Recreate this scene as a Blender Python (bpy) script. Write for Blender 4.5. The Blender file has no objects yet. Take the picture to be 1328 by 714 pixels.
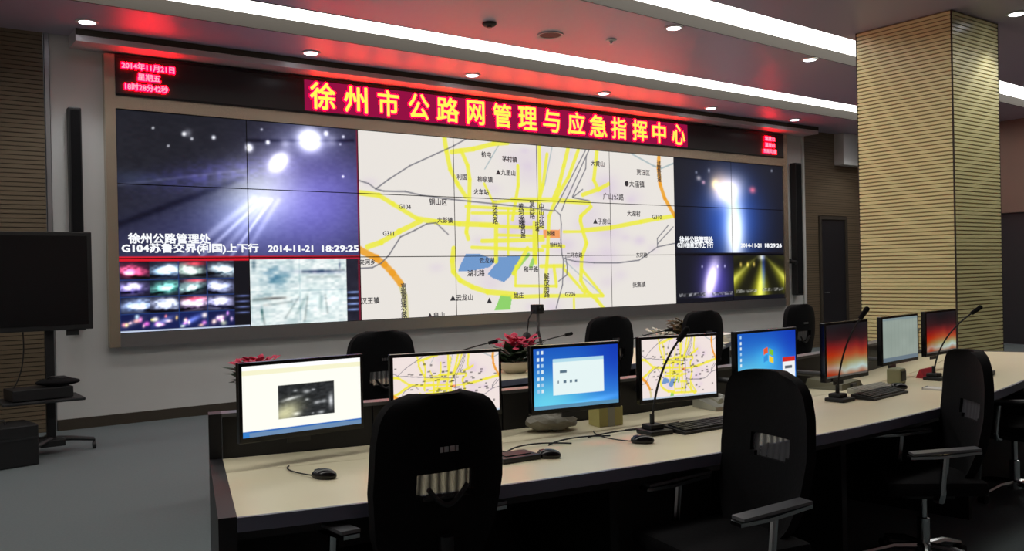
import bpy, bmesh, math, random
import numpy as np
from mathutils import Vector, Matrix

scene = bpy.context.scene
C = scene.collection
random.seed(7)
PI = math.pi
def rad(a): return math.radians(a)

# ------------------------------------------------------------------ camera
CAM = Vector((-2.182, -10.040, 1.518))
YAW, PITCH, ROLL, FOC = 0.6328, -0.0033, -0.0205, 1150.0
def cam_axes():
    f = Vector((math.sin(YAW)*math.cos(PITCH), math.cos(YAW)*math.cos(PITCH), math.sin(PITCH)))
    r = Vector((math.cos(YAW), -math.sin(YAW), 0)); u = r.cross(f)
    return r*math.cos(ROLL)+u*math.sin(ROLL), u*math.cos(ROLL)-r*math.sin(ROLL), f
cr, cu_, cf = cam_axes()
cam = bpy.data.cameras.new('camera'); co = bpy.data.objects.new('camera', cam); C.objects.link(co)
co.matrix_world = Matrix(((cr.x, cu_.x, -cf.x, CAM.x), (cr.y, cu_.y, -cf.y, CAM.y), (cr.z, cu_.z, -cf.z, CAM.z), (0, 0, 0, 1)))
cam.sensor_fit = 'HORIZONTAL'; cam.sensor_width = 36.0; cam.lens = FOC/1328*36.0
cam.clip_start = 0.05
scene.camera = co

# ------------------------------------------------------------------ world, exposure
w = bpy.data.worlds.new('world'); scene.world = w; w.use_nodes = True
w.node_tree.nodes['Background'].inputs[0].default_value = (0.05, 0.052, 0.055, 1)
w.node_tree.nodes['Background'].inputs[1].default_value = 1.0
scene.view_settings.view_transform = 'Standard'
scene.view_settings.look = 'None'
scene.view_settings.exposure = 0.0
scene.view_settings.gamma = 1.0
COVE_POWER = 3.8          # emission of the recessed light strips
SPOT_POWER = 31.0         # each downlight, watts
LETTER_POWER = 36.0        # emission of the lit letters

# ------------------------------------------------------------------ materials
def lin(c):
    c = np.asarray(c, float)
    return np.where(c <= 0.04045, c/12.92, ((c+0.055)/1.055)**2.4)
def rgb(r, g, b): return tuple(float(v) for v in lin([r/255, g/255, b/255]))+(1.0,)

def mat(name, col, rough=0.5, metal=0.0, noise=0.0, nscale=20.0, bump=0.0, spec=0.5, stretch=None):
    m = bpy.data.materials.new(name); m.use_nodes = True
    nt = m.node_tree; b = nt.nodes['Principled BSDF']
    b.inputs['Base Color'].default_value = col; b.inputs['Roughness'].default_value = rough
    b.inputs['Metallic'].default_value = metal; b.inputs['Specular IOR Level'].default_value = spec
    if noise or bump:
        tc = nt.nodes.new('ShaderNodeTexCoord'); mp = nt.nodes.new('ShaderNodeMapping'); n = nt.nodes.new('ShaderNodeTexNoise')
        n.inputs['Scale'].default_value = nscale; n.inputs['Detail'].default_value = 4
        if stretch: mp.inputs['Scale'].default_value = stretch
        nt.links.new(tc.outputs['Object'], mp.inputs[0]); nt.links.new(mp.outputs[0], n.inputs['Vector'])
        if noise:
            mx = nt.nodes.new('ShaderNodeMix'); mx.data_type = 'RGBA'
            mx.inputs[6].default_value = tuple(v*(1-noise) for v in col[:3])+(1,)
            mx.inputs[7].default_value = tuple(min(1, v*(1+noise)) for v in col[:3])+(1,)
            nt.links.new(n.outputs[0], mx.inputs[0]); nt.links.new(mx.outputs[2], b.inputs['Base Color'])
        if bump:
            bp = nt.nodes.new('ShaderNodeBump'); bp.inputs['Strength'].default_value = bump; bp.inputs['Distance'].default_value = 0.005
            nt.links.new(n.outputs[0], bp.inputs['Height']); nt.links.new(bp.outputs[0], b.inputs['Normal'])
    return m
def emis(name, col, strength):
    m = bpy.data.materials.new(name); m.use_nodes = True; nt = m.node_tree
    nt.nodes.clear(); e = nt.nodes.new('ShaderNodeEmission'); o = nt.nodes.new('ShaderNodeOutputMaterial')
    e.inputs[0].default_value = col; e.inputs[1].default_value = strength
    nt.links.new(e.outputs[0], o.inputs[0]); return m
def screen_mat(name, strength, gloss=0.0):
    m = bpy.data.materials.new(name); m.use_nodes = True; nt = m.node_tree
    b = nt.nodes['Principled BSDF']
    b.inputs['Base Color'].default_value = (0.01, 0.01, 0.012, 1); b.inputs['Roughness'].default_value = 0.4
    b.inputs['Specular IOR Level'].default_value = 0.25
    a = nt.nodes.new('ShaderNodeAttribute'); a.attribute_name = 'picture'
    nt.links.new(a.outputs['Color'], b.inputs['Emission Color']); b.inputs['Emission Strength'].default_value = strength
    return m

M = dict(
    wall=mat('white_wall_paint', rgb(206, 206, 204), 0.75, noise=0.04, nscale=3),
    ceil=mat('ceiling_paint', rgb(176, 164, 182), 0.45, noise=0.03, nscale=2),
    soffit=mat('satin_soffit_panel', rgb(205, 196, 200), 0.28, 0.0, noise=0.03, nscale=4),
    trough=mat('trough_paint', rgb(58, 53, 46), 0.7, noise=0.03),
    floor=mat('grey_carpet', rgb(96, 106, 108), 0.95, noise=0.12, nscale=60, bump=0.3),
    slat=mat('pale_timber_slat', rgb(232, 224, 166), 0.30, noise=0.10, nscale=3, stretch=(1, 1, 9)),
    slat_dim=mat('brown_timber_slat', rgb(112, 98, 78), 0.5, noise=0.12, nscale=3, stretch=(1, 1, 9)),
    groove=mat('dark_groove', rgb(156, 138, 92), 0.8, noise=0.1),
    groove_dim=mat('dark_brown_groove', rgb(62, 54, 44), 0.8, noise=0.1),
    brown=mat('brown_wall_panel', rgb(128, 100, 88), 0.6, noise=0.08, nscale=2),
    door=mat('dark_door_paint', rgb(34, 35, 40), 0.45, noise=0.1, nscale=5),
    bronze=mat('brushed_bronze_metal', rgb(204, 190, 168), 0.26, 0.75, noise=0.06, nscale=30, stretch=(0.2, 1, 6)),
    alu=mat('brushed_aluminium', rgb(180, 182, 184), 0.3, 0.9, noise=0.05, nscale=30),
    black=mat('matt_black_plastic', rgb(24, 24, 26), 0.5, noise=0.1),
    gloss=mat('glossy_black_plastic', rgb(14, 14, 16), 0.18, noise=0.05),
    tvglass=mat('switched_off_screen', rgb(18, 18, 20), 0.25, noise=0.05),
    ledboard=mat('led_board_black', rgb(40, 38, 40), 0.35, noise=0.15, nscale=120),
    fabric=mat('black_chair_fabric', rgb(20, 20, 22), 0.95, noise=0.2, nscale=80, bump=0.3, spec=0.2),
    plastic=mat('charcoal_plastic', rgb(34, 35, 37), 0.45, noise=0.1),
    armgrey=mat('grey_arm_pad', rgb(120, 122, 126), 0.35, 0.5, noise=0.05),
    chrome=mat('polished_chrome', rgb(200, 204, 206), 0.18, 1.0, noise=0.02),
    laminate=mat('cream_laminate', rgb(244, 234, 200), 0.38, noise=0.03, nscale=6),
    edge=mat('dark_edge_band', rgb(118, 122, 142), 0.4, noise=0.05),
    desk=mat('black_desk_panel', rgb(26, 26, 30), 0.5, noise=0.1),
    rail=mat('grey_metal_rail', rgb(120, 122, 126), 0.4, 0.7, noise=0.05),
    white=mat('white_ceramic', rgb(214, 206, 190), 0.35, noise=0.03),
    greyp=mat('light_grey_plastic', rgb(176, 176, 164), 0.5, noise=0.05),
    yellowp=mat('yellowed_plastic', rgb(196, 188, 120), 0.5, noise=0.05),
    paper=mat('white_paper', rgb(226, 226, 220), 0.8, noise=0.03),
    leaf=mat('dark_green_leaf', rgb(40, 62, 40), 0.5, noise=0.3, nscale=15),
    petal=mat('crimson_petal', rgb(206, 44, 84), 0.6, noise=0.25, nscale=30),
    brownleaf=mat('brown_green_leaf', rgb(92, 76, 48), 0.6, noise=0.35, nscale=20),
    whitepetal=mat('cream_petal', rgb(214, 212, 196), 0.6, noise=0.1),
    red=mat('red_plastic_sign', rgb(196, 40, 60), 0.5, noise=0.05),
    tower=mat('grey_computer_case', rgb(120, 124, 124), 0.5, noise=0.05),
    cable=mat('black_cable', rgb(22, 22, 22), 0.6, noise=0.05),
    cove=emis('cove_lamp_glow', (1.0, 0.97, 0.91, 1), COVE_POWER),
    bulb=emis('downlight_lens_glow', (0.92, 0.95, 1.0, 1), 9.0),
    wallscreen=screen_mat('video_wall_picture', 1.0),
    deskscreen=screen_mat('monitor_picture', 1.0),
    dimscreen=screen_mat('oblique_monitor_picture', 0.62),
    caption=emis('caption_white_glow', (0.95, 0.97, 1.0, 1), 1.0),
    maptext=mat('map_label_dark_print', rgb(84, 84, 96), 0.6, noise=0.05),
    amber=emis('amber_led_glow', (1.0, 0.42, 0.045, 1), 2.3),
    redled=emis('red_led_glow', (1.0, 0.0, 0.0050, 1), LETTER_POWER),
    pinkled=emis('pale_red_led_glow', (1.0, 0.30, 0.36, 1), 1.6),
    redfield=emis('dim_red_led_field', (0.30, 0.006, 0.055, 1), 1.0),
)
# see-through woven mesh for the chair windows
def mesh_weave():
    m = bpy.data.materials.new('grey_mesh_weave'); m.use_nodes = True; nt = m.node_tree
    b = nt.nodes['Principled BSDF']; b.inputs['Base Color'].default_value = rgb(72, 72, 76); b.inputs['Roughness'].default_value = 0.7
    tc = nt.nodes.new('ShaderNodeTexCoord'); n = nt.nodes.new('ShaderNodeTexWave'); n.inputs['Scale'].default_value = 9
    n.inputs['Distortion'].default_value = 2.0
    mr = nt.nodes.new('ShaderNodeMapRange'); mr.inputs[3].default_value = 0.76; mr.inputs[4].default_value = 0.97
    nt.links.new(tc.outputs['Object'], n.inputs['Vector']); nt.links.new(n.outputs['Fac'], mr.inputs[0]); nt.links.new(mr.outputs[0], b.inputs['Alpha'])
    return m
M['weave'] = mesh_weave()

# ------------------------------------------------------------------ helpers
def tag(o, label=None, cat=None, group=None, kind=None):
    if label: o['label'] = label
    if cat: o['category'] = cat
    if group: o['group'] = group
    if kind: o['kind'] = kind
    return o
def empty(name, loc=(0, 0, 0), rz=0.0, label=None, cat=None, group=None, kind=None):
    o = bpy.data.objects.new(name, None); C.objects.link(o); o.empty_display_size = 0.1
    o.location = loc; o.rotation_euler = (0, 0, rz)
    return tag(o, label, cat, group, kind)
def copy_tree(o, parent=None):
    c = o.copy(); C.objects.link(c)
    if parent is not None: c.parent = parent
    for ch in list(o.children): copy_tree(ch, c)
    return c

class MB:
    """collects shapes, then links them as one mesh object"""
    def __init__(s): s.bm = bmesh.new()
    def box(s, a, b, bev=0.0):
        a, b = Vector(a), Vector(b); c = (a+b)/2; d = b-a
        t = bmesh.new(); bmesh.ops.create_cube(t, size=1.0)
        for v in t.verts: v.co = Vector((v.co.x*d.x, v.co.y*d.y, v.co.z*d.z))+c
        if bev: bmesh.ops.bevel(t, geom=t.edges[:], offset=bev, segments=2, affect='EDGES', profile=0.6)
        return s._add(t)
    def _add(s, t, mtx=None):
        if mtx is not None: t.transform(mtx)
        me = bpy.data.meshes.new('tmp'); t.to_mesh(me); t.free(); s.bm.from_mesh(me); bpy.data.meshes.remove(me); return s
    def hexa(s, P):   # eight corners: bottom four, top four
        v = [s.bm.verts.new(p) for p in P]
        for f in ((3, 2, 1, 0), (4, 5, 6, 7), (0, 1, 5, 4), (1, 2, 6, 5), (2, 3, 7, 6), (3, 0, 4, 7)): s.bm.faces.new([v[i] for i in f])
        return s
    def tube(s, pts, r, n=10, r1=None):
        pts = [Vector(p) for p in pts]; rings = []
        N = len(pts); up = None
        for i, p in enumerate(pts):
            d = (pts[min(i+1, N-1)]-pts[max(i-1, 0)]).normalized()
            if up is None: up = Vector((0, 0, 1)) if abs(d.z) < 0.9 else Vector((1, 0, 0))
            a = d.cross(up).normalized(); b = a.cross(d).normalized(); up = b
            rr = r if r1 is None else r+(r1-r)*i/(N-1)
            rings.append([s.bm.verts.new(p+(a*math.cos(2*PI*k/n)+b*math.sin(2*PI*k/n))*rr) for k in range(n)])
        for i in range(N-1):
            for k in range(n): s.bm.faces.new((rings[i][k], rings[i][(k+1) % n], rings[i+1][(k+1) % n], rings[i+1][k]))
        s.bm.faces.new(rings[0][::-1]); s.bm.faces.new(rings[-1]); return s
    def lathe(s, prof, c=(0, 0, 0), n=24):
        c = Vector(c); rings = []
        for r, z in prof:
            rings.append([s.bm.verts.new(c+Vector((max(r, 1e-4)*math.cos(2*PI*k/n), max(r, 1e-4)*math.sin(2*PI*k/n), z))) for k in range(n)])
        for i in range(len(prof)-1):
            for k in range(n): s.bm.faces.new((rings[i][k], rings[i][(k+1) % n], rings[i+1][(k+1) % n], rings[i+1][k]))
        s.bm.faces.new(rings[0][::-1]); s.bm.faces.new(rings[-1]); return s
    def ball(s, c, r, sc=(1, 1, 1), seg=14):
        t = bmesh.new(); bmesh.ops.create_uvsphere(t, u_segments=seg, v_segments=seg//2+2, radius=r)
        return s._add(t, Matrix.Translation(c) @ Matrix.Diagonal((*sc, 1)))
    def prism(s, pts, z0, z1):
        a = [s.bm.verts.new((x, y, z0)) for x, y in pts]; b = [s.bm.verts.new((x, y, z1)) for x, y in pts]; n = len(pts)
        s.bm.faces.new(a[::-1]); s.bm.faces.new(b)
        for i in range(n): s.bm.faces.new((a[i], a[(i+1) % n], b[(i+1) % n], b[i]))
        return s
    def arc(s, c, r0, r1, a0, a1, z0, z1, n=40):   # ring segment, angle 0 points to -y, positive towards +x
        P = lambda r, a, z: (c[0]+r*math.sin(a), c[1]-r*math.cos(a), z)
        R = [[s.bm.verts.new(P(r, a0+(a1-a0)*i/n, z)) for r, z in ((r0, z0), (r1, z0), (r1, z1), (r0, z1))] for i in range(n+1)]
        for i in range(n):
            for k in range(4): s.bm.faces.new((R[i][k], R[i][(k+1) % 4], R[i+1][(k+1) % 4], R[i+1][k]))
        s.bm.faces.new(R[0][::-1]); s.bm.faces.new(R[-1]); return s
    def build(s, name, m, parent=None, loc=None, smooth=False, kind=None, label=None):
        bmesh.ops.recalc_face_normals(s.bm, faces=s.bm.faces[:])
        me = bpy.data.meshes.new(name); s.bm.to_mesh(me); s.bm.free()
        me.materials.append(m)
        if smooth:
            me.polygons.foreach_set('use_smooth', [True]*len(me.polygons))
            try: me.set_sharp_from_angle(angle=rad(40))
            except Exception: pass
        o = bpy.data.objects.new(name, me); C.objects.link(o)
        if parent: o.parent = parent
        if loc: o.location = loc
        if kind: o['kind'] = kind
        if label: o['label'] = label
        return o

def text_mesh(name, body, size, m, parent, loc, rot=(PI/2, 0, 0), bold=0.0, depth=0.0, align='LEFT', sx=1.0, stack=False):
    cu = bpy.data.curves.new('t', 'FONT'); cu.body = '\n'.join(body) if stack else body
    cu.size = size; cu.extrude = depth; cu.align_x = align; cu.resolution_u = 2
    cu.align_y = 'CENTER'
    if stack: cu.space_line = 0.85
    t = bpy.data.objects.new('t', cu)
    me = bpy.data.meshes.new_from_object(t); bpy.data.objects.remove(t); bpy.data.curves.remove(cu)
    if bold > 0:
        t2 = bmesh.new(); t2.from_mesh(me); src = me.copy(); t2.free(); t2 = bmesh.new(); n = 12 if bold > 0.01 else 6
        for k in range(n+1):
            dx, dy = (0, 0) if k == n else (bold*math.cos(2*PI*k/n), bold*math.sin(2*PI*k/n))
            src.transform(Matrix.Translation((dx, dy, 0.00003*k))); t2.from_mesh(src); src.transform(Matrix.Translation((-dx, -dy, -0.00003*k)))
        t2.to_mesh(me); t2.free(); bpy.data.meshes.remove(src)
    me.materials.clear(); me.materials.append(m)
    o = bpy.data.objects.new(name, me); C.objects.link(o); o.parent = parent; o.location = loc; o.rotation_euler = rot; o.scale = (sx, 1, 1)
    return o

def picture_grid(name, img, w, h, m, parent, loc=(0, 0, 0)):
    """flat picture: grid in the xz plane facing -y, colours (display values, row 0 on top) as emission attribute"""
    ny, nx = img.shape[:2]
    xs = np.linspace(0, w, nx); zs = np.linspace(h, 0, ny)
    X, Zz = np.meshgrid(xs, zs); co_ = np.zeros((ny*nx, 3), np.float32); co_[:, 0] = X.ravel(); co_[:, 2] = Zz.ravel()
    idx = np.arange(ny*nx).reshape(ny, nx)
    q = np.stack([idx[1:, :-1], idx[1:, 1:], idx[:-1, 1:], idx[:-1, :-1]], -1).reshape(-1, 4).astype(np.int32)
    me = bpy.data.meshes.new(name); me.vertices.add(ny*nx); me.vertices.foreach_set('co', co_.ravel())
    me.loops.add(q.size); me.loops.foreach_set('vertex_index', q.ravel())
    me.polygons.add(len(q)); me.polygons.foreach_set('loop_start', np.arange(0, q.size, 4, dtype=np.int32))
    me.update(calc_edges=True)
    at = me.color_attributes.new('picture', 'FLOAT_COLOR', 'POINT')
    c = np.ones((ny*nx, 4), np.float32); c[:, :3] = lin(np.clip(img, 0, 1)).reshape(-1, 3); at.data.foreach_set('color', c.ravel())
    me.materials.append(m)
    o = bpy.data.objects.new(name, me); C.objects.link(o); o.parent = parent; o.location = loc
    return o

# ------------------------------------------------------------------ room shell
CEIL = 4.15
XL, XR, YB = -5.0, 15.0, -13.0
MB().box((XL, YB, -0.1), (XR, 0.2, 0)).build('floor', M['floor'], kind='structure')
wf = MB().box((-0.60, 0, 0), (11.86, 0.2, 4.35)).build('wall_front', M['wall'], kind='structure')
MB().box((XL-0.2, YB, 0), (XL, 0.2, 4.35)).build('wall_left', M['wall'], kind='structure')
MB().box((XL, YB-0.2, 0), (XR, YB, 4.35)).build('wall_back', M['wall'], kind='structure')
# ceiling with two light troughs in view and an unseen third added for lighting
bands = [(YB, -6.95), (-6.25, -4.22), (-3.48, -1.78), (-0.88, 0.2)]
SK = [0.0, 0.0, 0.045, 0.03]      # skew of the strips against the wall
def sk(k, x): return k*(x-4.0)
cb = MB()
edges = [(YB, 0.0), (-6.95, 0.0), (-6.25, 0.0), (-4.22, 0.045), (-3.48, 0.045), (-1.77, 0.02)]
for i in range(0, 6, 2):
    (a, ka), (b, kb) = edges[i], edges[i+1]
    q = [(XL, a+sk(ka, XL)), (XR, a+sk(ka, XR)), (XR, b+sk(kb, XR)), (XL, b+sk(kb, XL))]
    cb.hexa([(x, y, CEIL) for x, y in q]+[(x, y, CEIL+0.02) for x, y in q])
# lower ceiling band in front of the video wall, with a front fascia
ZL = 4.04
q = [(XL, -1.25+sk(.012, XL)), (XR, -1.25+sk(.012, XR)), (XR, -0.02), (XL, -0.02)]
cb.hexa([(x, y, ZL) for x, y in q]+[(x, y, CEIL+0.03) for x, y in q])
cb.build('ceiling', M['ceil'], kind='structure')
TROUGH = [(-1.77, -1.245, 0.012), (-4.22, -3.48, 0.045), (-6.95, -6.25, 0.0)]
TZ = 0.13
lab = ['long glowing light strip recessed in the ceiling in front of the video wall',
       'second glowing light strip from the video wall, passing behind the slatted column',
       'third glowing ceiling light strip, out of view, added for light above the operator chairs']
for (a, b, k), lb in zip(TROUGH, lab):
    t = empty('strip_light', (4.0, (a+b)/2, CEIL), math.atan(k), label=lb, cat='ceiling light', group='ceiling light strips')
    hb = (b-a)/2; TZ = 0.03 if a == -1.77 else 0.13
    X0, X1 = XL-4.0+0.02, XR-4.0-0.02
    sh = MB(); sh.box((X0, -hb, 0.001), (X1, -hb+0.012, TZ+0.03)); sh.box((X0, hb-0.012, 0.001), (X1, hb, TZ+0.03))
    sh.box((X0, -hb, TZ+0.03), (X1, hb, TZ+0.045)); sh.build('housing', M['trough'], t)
    MB().box((X0+0.01, -hb+0.02, TZ), (X1-0.01, hb-0.02, TZ+0.02)).build('diffuser', M['cove'], t)

# slatted walls left and right of the white wall
def slat_wall(name, x0, x1, z0, z1, pitch, m, mg, y=0.0, holes=()):
    base = MB().box((x0, y, z0), (x1, y+0.2, z1)).build(name, mg, kind='structure')
    n = int((z1-z0)/pitch); s = MB()
    for i in range(n):
        za = z0+i*pitch+0.004; zb = z0+(i+1)*pitch-0.004
        segs = [(x0, x1)]
        for hx0, hx1, hz in holes:
            if za < hz: segs = [(x0, hx0), (hx1, x1)]
        for a, b in segs: s.box((a, y-0.014, za), (b, y, zb))
    s.build('slat', m, base, kind='stuff')
    return base
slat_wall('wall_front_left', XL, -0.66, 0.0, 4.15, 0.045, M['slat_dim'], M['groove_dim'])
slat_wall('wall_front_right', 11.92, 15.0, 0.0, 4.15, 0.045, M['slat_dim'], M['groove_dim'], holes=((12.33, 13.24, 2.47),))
MB().box((-0.65, -0.03, 0), (-0.61, 0.02, 4.1)).build('trim_1', M['alu'], kind='structure')
MB().box((11.86, -0.03, 0), (11.92, 0.02, 4.1)).build('trim_2', M['wall'], kind='structure')
MB().box((12.88, -0.22, 3.44), (14.99, -0.015, 4.035)).build('trim_3', M['wall'], kind='structure')
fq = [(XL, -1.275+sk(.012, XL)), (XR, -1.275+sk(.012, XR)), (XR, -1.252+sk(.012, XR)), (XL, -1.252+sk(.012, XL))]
MB().hexa([(x, y, 4.038) for x, y in fq]+[(x, y, 4.145) for x, y in fq]).build('trim_shade_board', M['trough'], kind='structure')  # dark board added over the fascia, its colour keeps the strip-lit face dim
# soffit above the banner, with a thin dark strip along its front
MB().box((-0.42, -0.38, 3.915), (11.86, -0.001, 4.039)).build('trim_4', M['soffit'], kind='structure')
MB().box((-0.42, -0.386, 3.975), (11.86, -0.381, 4.039)).build('trim_5', M['groove_dim'], kind='structure')
MB().box((-0.60, -0.025, 0), (11.86, -0.001, 0.11)).build('baseboard_front', M['groove_dim'], kind='structure')
# right side wall with a dark doorway
rw = MB(); rw.box((XR, YB, 0), (XR+0.2, -4.5, 4.35)); rw.box((XR, -4.5, 2.44), (XR+0.2, -1.5, 4.35)); rw.box((XR, -1.5, 0), (XR+0.2, 0.2, 4.35))
rw.build('wall_right', M['brown'], kind='structure')
d2 = MB().box((XR+0.10, -4.5, 0), (XR+0.16, -1.5, 2.44)).build('door_2', M['door'], kind='structure')
MB().box((XR+0.07, -3.03, 0.02), (XR+0.10, -2.97, 2.42)).build('door_stile', M['rail'], d2)
d1 = MB().box((12.40, -0.02, 0.005), (13.17, 0.0, 2.40)).build('door_1', M['door'], kind='structure')
f = MB(); f.box((12.34, -0.045, 0), (12.40, 0, 2.46)); f.box((13.17, -0.045, 0), (13.23, 0, 2.46)); f.box((12.40, -0.045, 2.40), (13.17, 0, 2.46))
f.build('door_frame', M['groove_dim'], d1)
MB().tube([(12.48, -0.03, 1.02), (12.48, -0.06, 1.02), (12.58, -0.06, 1.02)], 0.01, 8).build('door_handle', M['alu'], d1)

# ------------------------------------------------------------------ slatted column
col = empty('column', (7.47, -4.80, 0), label='square column clad in pale horizontal timber slats, rising behind the right monitors', cat='column')
hx, hy = 0.50, 0.55
MB().box((-hx+.012, -hy+.012, 0), (hx-.012, hy-.012, CEIL-0.002)).build('core', M['groove'], col)
s = MB(); n = 100; pitch = (CEIL-0.01)/n
def vslat(x0, y0, x1, y1, nx, ny, z0, z1):
    # one board: slightly rounded face proud of the core
    o = 0.0; k = 0.012
    P = [(x0, y0, z0), (x1, y1, z0), (x1-nx*k, y1-ny*k, z0), (x0-nx*k, y0-ny*k, z0)]
    Q = [(x0, y0, z1), (x1, y1, z1), (x1-nx*k, y1-ny*k, z1), (x0-nx*k, y0-ny*k, z1)]
    s.hexa(P+Q)
g = 0.012
for i in range(n):
    z0 = i*pitch+0.006; z1 = (i+1)*pitch-0.006
    vslat(-hx+g, -hy, hx-g, -hy, 0, -1, z0, z1); vslat(hx-g, hy, -hx+g, hy, 0, 1, z0, z1)
    vslat(-hx, hy-g, -hx, -hy+g, -1, 0, z0, z1); vslat(hx, -hy+g, hx, hy-g, 1, 0, z0, z1)
s.build('slat', M['slat'], col, kind='stuff')
for sx in (-1, 1):
    for sy in (-1, 1):
        MB().box((sx*hx-0.014*(sx > 0)-0.0, sy*hy-0.014*(sy > 0), 0), (sx*hx+0.014*(sx < 0), sy*hy+0.014*(sy < 0), CEIL-0.003)).build('corner_strip', M['groove_dim'], col)

# ------------------------------------------------------------------ ceiling fittings
def downlight(x, y, label, power=SPOT_POWER, group='recessed downlights', z=CEIL):
    t = empty('downlight', (x, y, z), label=label, cat='ceiling light', group=group)
    MB().lathe([(0.075, -0.001), (0.105, -0.001), (0.105, -0.010), (0.078, -0.014), (0.075, -0.001)], n=24).build('ring', M['wall'], t, smooth=True)
    MB().lathe([(0.0, -0.006), (0.076, -0.006), (0.070, -0.016), (0.0, -0.020)], n=24).build('lens', M['bulb'], t, smooth=True)
    L = bpy.data.lights.new('downlight_lamp', 'SPOT'); L.energy = power; L.spot_size = rad(95); L.spot_blend = 0.6; L.shadow_soft_size = 0.06
    L.color = (0.97, 0.97, 1.0)
    lo = bpy.data.objects.new('downlight_lamp', L); C.objects.link(lo); lo.parent = t; lo.location = (0, 0, -0.03)
ords = ['above the left end of the red LED banner, leftmost of the row', 'above the dark left stretch of the LED banner, second from the left', 'above the fifth lit banner character, third from the left',
        'above the middle of the lit banner text, fourth from the left', 'above the end of the lit banner text, fifth from the left', 'above the right end of the LED banner, sixth from the left', 'just left of the column top, rightmost of the wall row']
for x, o_ in zip((-0.37, 1.94, 4.12, 6.36, 8.62, 10.75, 12.90), ords): downlight(x, -0.68, 'round recessed downlight '+o_, z=4.04)
downlight(5.0, -3.32, 'round recessed downlight between the two long light strips, left one')
downlight(7.58, -3.22, 'round recessed downlight between the two long light strips, nearer the column')
downlight(7.72, -5.66, 'round recessed downlight at the top right corner, right of the column')

t = empty('smoke_detector', (3.2, -2.39, CEIL), label='small round grey detector on the ceiling, leftmost of the three fittings', cat='detector')
MB().lathe([(0.0, -0.001), (0.075, -0.001), (0.075, -0.02), (0.055, -0.035), (0, -0.035)], n=24).build('base', M['trough'], t, smooth=True)
MB().lathe([(0, -0.034), (0.03, -0.034), (0.025, -0.05), (0, -0.052)], n=16).build('sensor', M['plastic'], t, smooth=True)
t = empty('ceiling_speaker', (4.04, -2.37, CEIL), label='flat round speaker grille in the ceiling between the light strips', cat='speaker')
MB().lathe([(0.12, -0.001), (0.145, -0.001), (0.145, -0.012), (0.12, -0.008), (0.12, -0.001)], n=32).build('rim', M['wall'], t, smooth=True)
MB().lathe([(0, -0.001), (0.12, -0.001), (0.12, -0.006), (0, -0.009)], n=32).build('grille', M['trough'], t, smooth=True)
t = empty('sprinkler', (4.76, -2.58, CEIL), label='tiny pale ceiling sprinkler right of the round speaker grille', cat='sprinkler')
MB().lathe([(0, -0.001), (0.06, -0.001), (0.055, -0.012), (0.02, -0.016), (0.02, -0.03), (0, -0.03)], n=20).build('cap', M['wall'], t, smooth=True)
MB().lathe([(0, -0.028), (0.012, -0.028), (0.012, -0.05), (0.028, -0.052), (0, -0.056)], n=12).build('nozzle', M['alu'], t, smooth=True)

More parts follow.
